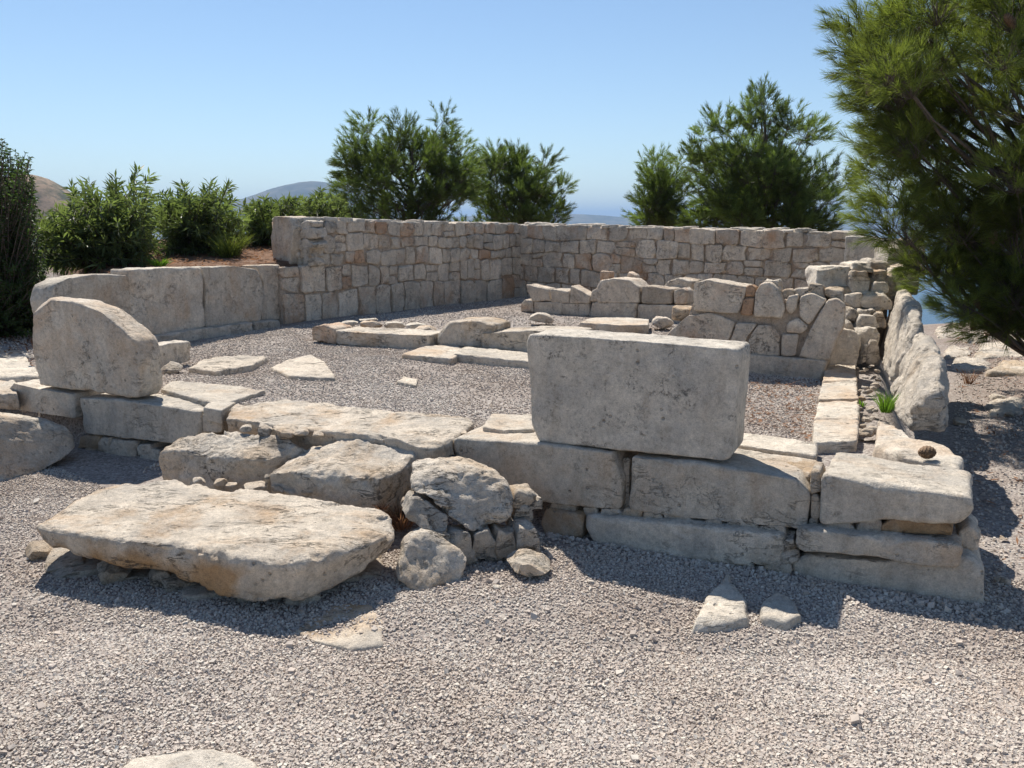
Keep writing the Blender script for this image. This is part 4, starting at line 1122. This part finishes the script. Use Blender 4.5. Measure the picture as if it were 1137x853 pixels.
def cone_geo(rng, L=.085, R=.028):
    V, F_ = [], []
    n = 84
    for i in range(n):
        t = (i + .5) / n
        a = i * 2.39996
        r1 = R * math.sin(math.pi * (.10 + .85 * t)) ** .7
        o = np.array([math.cos(a), math.sin(a), 0.0]); s = np.array([-o[1], o[0], 0.0])
        z = -L * t
        w = r1 * .42
        base = o * r1 * .25 + np.array([0, 0, z - .004]); tip = o * r1 + np.array([0, 0, z + .009 * (1 - 2 * t) - .004])
        k = len(V)
        V += [base - s * w * .5, base + s * w * .5, tip + s * w, tip + o * .004 + [0, 0, .003], tip - s * w, base - s * w * .5 + [0, 0, -.007], base + s * w * .5 + [0, 0, -.007]]
        F_ += [(k, k + 1, k + 2, k + 4), (k + 5, k + 4, k + 2, k + 6)]
    return np.array(V), np.array(F_)
def pine(label, base, top, outline, extra, Y, depth, n_cl, shoots, per, nlen, nwid, crad, m, seed, group=None, cones=0, slen=.16, up=.35, trunk_r=.11):
    """crown: shoots gathered into plumes that fill a measured outline, spread `depth` metres fore and aft; a bough runs from the trunk to each plume"""
    rng = np.random.default_rng(seed)
    root = empty('pine_tree', base)
    tag(root, label, 'tree', group)
    inv = np.array(base, float)
    base, top = np.array(base, float), np.array(top, float)
    wood, leaf = MB(), MB()
    trk = curve(base, top, 12, 0.0, rng, .10)
    tr = np.linspace(trunk_r, trunk_r * .22, 12)
    tk = MB()
    tube(tk, trk - inv, tr, 9)
    cl = poly_px(outline, n_cl, rng) + list(extra)
    cen = []
    for i, (px, py) in enumerate(cl):
        if px > 880 and px < 1040 and cones: px += (1040 - px) * .30
        dy = rng.uniform(-1, 1) * depth if i < n_cl else rng.uniform(-.5, .5) * depth
        c = at_dist(px, py, Y + dy)
        cen.append(c)
    cen = np.array(cen)
    for c in cen:
        s0 = np.clip((c[2] - base[2]) / max(top[2] - base[2], .1) - rng.uniform(.12, .3), .06, .93)
        a = np.array([np.interp(s0, np.linspace(0, 1, 12), trk[:, k]) for k in range(3)])
        bp = curve(a, c, 8, -.05, rng, .10)
        Lb = np.linalg.norm(c - a)
        r0 = min(trunk_r * .35, .008 + .009 * Lb)
        tube(wood, bp - inv, np.linspace(r0, .005, 8), 5)
        out_dir = unit(bp[-1] - bp[-3]) * .55 + np.array([0, 0, up])
        S = max(4, int(shoots * rng.uniform(.7, 1.3)))
        st = rng.normal(size=(S, 3)); st = unit(st) * (rng.uniform(0.15, 1, (S, 1)) ** .5) * crad * np.array([1.1, 1.1, .75])
        b0 = c + st * .75
        ax = unit(out_dir + unit(st) * .95 + rng.normal(0, .25, (S, 3)))
        L = slen * rng.uniform(.6, 1.3, S)
        ti = rng.normal(0, .6) + rng.normal(0, .25, S)
        needles(leaf, b0 - inv, ax, L, per, nlen, nwid, rng, tint=ti)
        for q in range(S):
            mid = c * .55 + b0[q] * .45 - out_dir * crad * .45
            tube(wood, np.array([c - out_dir * crad * .7, mid, b0[q], b0[q] + ax[q] * L[q]]) - inv, [.003, .0024, .0019, .0013], 3)
    tk.obj('trunk', M['bark'], root)
    wood.obj('branches', M['bark'], root)
    leaf.obj('crown', M[m], root, smooth=False)
    if cones:
        V, Fa = cone_geo(rng)
        mb = MB(); mb.add(V, Fa)
        proto = mb.obj('pine_cone', M['cone'], root)
        order = np.argsort(-cen[:, 1])
        pick = rng.choice(len(cen), cones, replace=False)
        for i, j in enumerate(pick):
            o = proto if i == 0 else proto.copy()
            if i: COL.objects.link(o); o.parent = root
            o.location = tuple(cen[j] - inv + rng.normal(0, .12, 3) + np.array([-.1, -.28, -.05]))
            o.rotation_euler = (rng.uniform(-.7, .7), rng.uniform(-.7, .7), rng.uniform(0, 6))
            s = rng.uniform(1.0, 1.5); o.scale = (s, s, s)
    return root
lz = lambda x, y: float(land(np.array([x]), np.array([y]))[0])

# big pine leaning over the right wall
NP = (5.3, 8.3)
pine('large pine overhanging the right wall with drooping boughs full of brown cones', (NP[0], NP[1], lz(*NP)), (5.6, 8.0, 5.4),
     [(925, 20), (945, -40), (1060, -190), (1240, -220), (1400, -60), (1420, 200), (1330, 350), (1180, 365), (1080, 345), (1035, 280), (1010, 215), (960, 185), (935, 130), (930, 85)],
     [(925, 28), (916, 52), (938, 74), (926, 96), (936, 118), (950, 150), (958, 182), (968, 215), (955, 246), (985, 255), (1005, 285), (1040, 312), (1068, 338), (1092, 350), (1115, 356), (1138, 352), (1160, 350), (985, 170), (990, 120), (965, 50), (975, 12), (1010, 30), (1020, 90), (1040, 150), (1030, 210), (1060, 240), (1090, 180), (1100, 100), (1120, 40), (1080, 20), (1110, 250), (1120, 310), (1075, 290)] + [(1050 + 37 * (i % 5) + 9 * (i // 5 % 2), 225 + 19 * (i // 5)) for i in range(40) if not (i % 5 == 0 and i > 22)],
     7.8, 1.3, 215, 32, 66, .105, .0034, .29, 'needle', 3, cones=60, trunk_r=.15)
# pines beyond the back wall
FP = 'pines growing below the back wall'
def far_pine(label, px, Y, ytop, outline, extra, seed, n_cl, depth=1.0, **kw):
    b = at_dist(px, 250, Y); z = lz(b[0], b[1])
    tp = at_dist(px + 4, ytop + 25, Y)
    pine(label, (b[0], b[1], z), tp, outline, extra, Y, depth, int(n_cl * 1.9), 20, 46, .13, .0095, .38, kw.pop('m', 'needle_dark'), seed, FP, slen=.25, **kw)
far_pine('broad green pine with three tops behind the corner of the tall left wall', 455, 21.5, 130,
         [(385, 262), (386, 215), (384, 170), (400, 160), (425, 172), (445, 148), (470, 160), (495, 155), (515, 165), (524, 200), (525, 262)],
         [(405, 138), (401, 150), (392, 160), (446, 142), (452, 150), (494, 132), (492, 145), (505, 158), (516, 178), (384, 205), (386, 232), (466, 165), (522, 190)], 21, 62, 1.3)
far_pine('lower spreading pine just right of the broad three topped pine', 578, 24.0, 172,
         [(530, 265), (533, 200), (545, 180), (570, 178), (600, 185), (618, 215), (622, 265)],
         [(548, 170), (552, 178), (575, 174), (582, 180), (606, 178), (604, 190), (622, 212), (628, 208), (618, 228), (536, 195)], 22, 38, 1.2)
far_pine('small slender pine at the left of the spiky pine behind the back wall', 736, 20.5, 180,
         [(716, 262), (720, 215), (728, 195), (745, 200), (755, 225), (758, 262)], [(727, 180), (728, 190), (726, 202), (748, 194), (716, 225), (714, 240), (752, 215)], 23, 15, .7)
far_pine('open spiky pine with a tall leader behind the right end of the back wall', 845, 18.5, 105,
         [(768, 262), (772, 190), (790, 165), (815, 168), (840, 160), (862, 175), (890, 205), (925, 215), (930, 262)],
         [(846, 107), (850, 120), (843, 116), (856, 126), (834, 130), (843, 140), (846, 152), (878, 132), (872, 140), (898, 142), (906, 152), (890, 150), (795, 138), (803, 142), (788, 150), (776, 172), (764, 182), (820, 145), (900, 180), (912, 190), (930, 195), (938, 205), (928, 218), (880, 190), (866, 160)], 24, 58, 1.2)

def leafy(name, label, cat, base, outline, Y, depth, tips, per, ll, lw, m, seed, stems_from=.25, group=None, whorl=3, upright=.6, blossom=0, part='foliage'):
    """many-stemmed shrub: stems fan out of the base to tips inside a measured outline, leaves along their upper part"""
    rng = np.random.default_rng(seed)
    root = empty(name, base)
    tag(root, label, cat, group)
    inv = np.array(base, float)
    st, lf = MB(), MB()
    P = poly_px(outline, tips, rng)
    ps, ds, ti = [], [], []
    for px, py in P:
        c = at_dist(px, py, Y + rng.uniform(-1, 1) * depth)
        a = inv + np.array([rng.normal(0, .12), rng.normal(0, .12), 0])
        bp = curve(a, c, 7, .06, rng, .07)
        tube(st, bp - inv, np.linspace(.011, .003, 7), 4)
        tt = rng.normal(0, .4)
        for k in range(per):
            s = 1 - (1 - stems_from) * (k / max(1, per - 1)) ** 1.25 * rng.uniform(.6, 1) if per > 1 else 1
            q = s * 6
            i = min(int(q), 5); f = q - i
            p = bp[i] * (1 - f) + bp[i + 1] * f
            ax = unit(bp[i + 1] - bp[i])
            for _ in range(whorl):
                r = rng.normal(size=3); r -= (r @ ax) * ax; r = unit(r)
                ps.append(p); ds.append(unit(ax * upright + r * .9 + rng.normal(0, .12, 3))); ti.append(tt + rng.normal(0, .25))
    ps, ds, ti = np.array(ps), np.array(ds), np.array(ti)
    n = len(ps)
    ln = ll * rng.uniform(.65, 1.2, (n, 1)); s = unit(np.cross(ds, rng.normal(size=(n, 3)) * .5 + np.array([0, 0, 1.0]))) * lw * .5
    nn = np.cross(s, ds); nn = unit(nn) * lw * .18
    mid = ps + ds * ln * .45
    tip = ps + ds * ln; tip[:, 2] -= ln[:, 0] * .10
    V = np.stack([ps, mid + s + nn, tip, mid - s + nn], 1).reshape(-1, 3) - inv
    lf.add(V, np.arange(4 * n).reshape(-1, 4), tint=np.repeat(ti, 4))
    st.obj('stems', M['bark'], root)
    lf.obj(part, M[m], root, smooth=False)
    if blossom:
        bm = MB()
        for j in rng.choice(n, blossom):
            for _ in range(5):
                d = unit(rng.normal(size=3) + np.array([0, -.4, .5])); s_ = unit(np.cross(d, rng.normal(size=3))) * .014
                p = ps[j] + ds[j] * .05 - inv
                bm.add(np.array([p, p + d * .02 + s_, p + d * .042, p + d * .02 - s_]), np.array([[0, 1, 2, 3]]))
        bm.obj('blossom', M['blossom'], root, smooth=False)
    return root
OL = 'oleander bushes on the soil bank'
def ole(label, px, pyb, Y, outline, depth, tips, seed, **kw):
    b = at_dist(px, pyb, Y); b[2] = lz(b[0], b[1])
    leafy('oleander_bush', label, 'bush', b, outline, Y, depth, int(tips * .85), 10, .17, .030, 'oleander', seed, .35, OL, 3, .75, **kw)
ole('largest oleander bush on the bank between the dark shrub and the gap', 112, 300, 11.2, [(40, 300), (38, 252), (50, 228), (66, 232), (80, 205), (92, 212), (100, 200), (106, 225), (118, 214), (128, 196), (135, 222), (146, 204), (155, 186), (166, 196), (168, 225), (174, 240), (170, 300)], .9, 330, 31, blossom=6)
ole('airy oleander bush of medium height in the middle of the bank', 222, 285, 12.6, [(184, 285), (172, 240), (182, 208), (194, 222), (206, 200), (216, 216), (226, 200), (236, 202), (242, 216), (254, 206), (262, 222), (272, 240), (262, 285)], .8, 260, 32)
ole('oleander bush standing directly behind the upright end slab', 298, 280, 14.0, [(262, 282), (264, 232), (276, 222), (290, 216), (298, 226), (308, 212), (318, 220), (328, 214), (336, 240), (330, 282)], .8, 190, 33)
ole('farthest low oleander bush just left of the broad pine', 350, 262, 16.5, [(326, 262), (328, 222), (338, 214), (346, 222), (356, 210), (366, 220), (374, 214), (382, 226), (382, 262)], .8, 170, 34)
sb = G(2, 376, .35)
leafy('dark_shrub', 'tall dark shrub with tiny leaves at the left edge of the photo', 'bush', sb, [(-70, 372), (-70, 160), (-40, 150), (-5, 150), (15, 165), (34, 172), (40, 215), (46, 262), (54, 330), (42, 372)], sb[1], .8, 1500, 13, .052, .026, 'shrub', 35, .25, None, 3, .4, blossom=8)

def tuft(name, label, cat, p, n, h, spread, m, seed, w=.005):
    rng = np.random.default_rng(seed)
    mb = MB()
    for _ in range(n):
        a = rng.uniform(0, 2 * np.pi); r = rng.uniform(0, spread * .4)
        b = np.array([math.cos(a) * r, math.sin(a) * r, 0])
        L = h * rng.uniform(.5, 1.1)
        d = unit(np.array([math.cos(a) * spread / h * rng.uniform(.2, 1.4), math.sin(a) * spread / h * rng.uniform(.2, 1.4), 1.0]))
        s = unit(np.cross(d, rng.normal(size=3))) * w * .5
        mid = b + d * L * .6; tip = b + d * L + np.array([d[0], d[1], -.3]) * L * .25
        mb.add(np.array([b - s, b + s, mid + s * .8, tip, mid - s * .8]), np.array([[0, 1, 2, 4]]), tint=rng.normal(0, .4))
        mb.add(np.array([mid + s * .8, tip, mid - s * .8]), np.array([[0, 1, 2]]), tint=rng.normal(0, .4))
    o = mb.obj(name, M[m], smooth=False)
    o.location = tuple(p)
    return tag(o, label, cat)
tuft('grass_tuft', 'bright green grass tuft growing in the gap beside the near leaning slab', 'grass', G(984, 458, FLOOR + .04), 150, .17, .09, 'grass', 61)
tuft('grass_tuft', 'little green sprout in the gap of the right wall left of the big tuft', 'grass', G(957, 452, FLOOR + .04), 40, .06, .04, 'grass', 62)
tuft('dry_weed', 'dry brown weed in the crack between the big step slab and the boulders', 'weed', G(446, 588, .05), 130, .16, .12, 'dry', 63, .004)
tuft('dry_weed', 'withered brown weed in the seam behind the right end of the big step slab', 'weed', G(424, 566, .18), 60, .05, .06, 'dry', 64, .004)
b = at_dist(178, 292, 10.6); tuft('green_weed', 'small bright green weed at the foot of the bank above the middle slab', 'weed', (b[0], b[1], lz(b[0], b[1])), 160, .16, .16, 'grass', 65, .01)
b = at_dist(255, 280, 11.8); tuft('yellow_weed', 'yellowish round weed on the bank left of the upright end slab', 'weed', (b[0], b[1], lz(b[0], b[1])), 420, .42, .30, 'needle', 66, .007)
for i, (px, py) in enumerate(((1076, 418), (1098, 372))):
    p = G(px, py, .1); tuft('dry_weed', ('thin dry weed in the shadow edge right of the leaning slabs', 'spiky dry weed under the lowest pine bough')[i], 'weed', (p[0], p[1], lz(p[0], p[1])), 50, .2, .1, 'dry', 70 + i, .006)

# fallen leaves and needles
lr = np.random.default_rng(77)
lm = MB()
def leaves(n, P, size):
    P = np.asarray(P)
    x = lr.uniform(P[:, 0].min(), P[:, 0].max(), n); y = lr.uniform(P[:, 1].min(), P[:, 1].max(), n)
    k = in_poly(x, y, P); x, y = x[k], y[k]
    z = land(x, y) + lr.uniform(.008, .03, len(x))
    a = lr.uniform(0, 2 * np.pi, len(x)); L = size * lr.uniform(.5, 1.2, len(x)); w = L * lr.uniform(.12, .3, len(x))
    d = np.stack([np.cos(a), np.sin(a), lr.normal(0, .25, len(x))], 1) * L[:, None]; s = np.stack([-np.sin(a), np.cos(a), lr.normal(0, .3, len(x))], 1) * w[:, None] * .5
    p = np.stack([x, y, z], 1)
    V = np.stack([p - d * .5, p + s, p + d * .5, p - s], 1).reshape(-1, 3)
    lm.add(V, np.arange(len(V)).reshape(-1, 4), tint=np.repeat(lr.normal(0, .5, len(x)), 4))
leaves(9000, [(-8, 8), (-4.6, 7.8), (-3.3, 10.6), (-1.5, 14.5), (-5, 15.5), (-8, 13)], .10)
leaves(3200, [g(1060, 640), g(1200, 640), g(1260, 400), g(1060, 372)], .07)
leaves(1300, [g(825, 470, FLOOR), g(905, 492, FLOOR), g(915, 424, FLOOR), g(825, 422, FLOOR)], .05)
tag(lm.obj('leaf_litter', M['dry'], smooth=False), 'reddish brown dead leaves and needles littering the bank and wall edges', 'leaf litter', kind='stuff')
V, Fa = cone_geo(lr, .075, .034)
mb = MB(); mb.add(V, Fa)
o = mb.obj('fallen_cone', M['cone'])
p = G(1037, 502, FLOOR + .118)
o.location = tuple(p); o.rotation_euler = (0, math.radians(90), math.radians(10))
tag(o, 'dark fallen pine cone lying on top of the corner block at the right', 'pine cone')
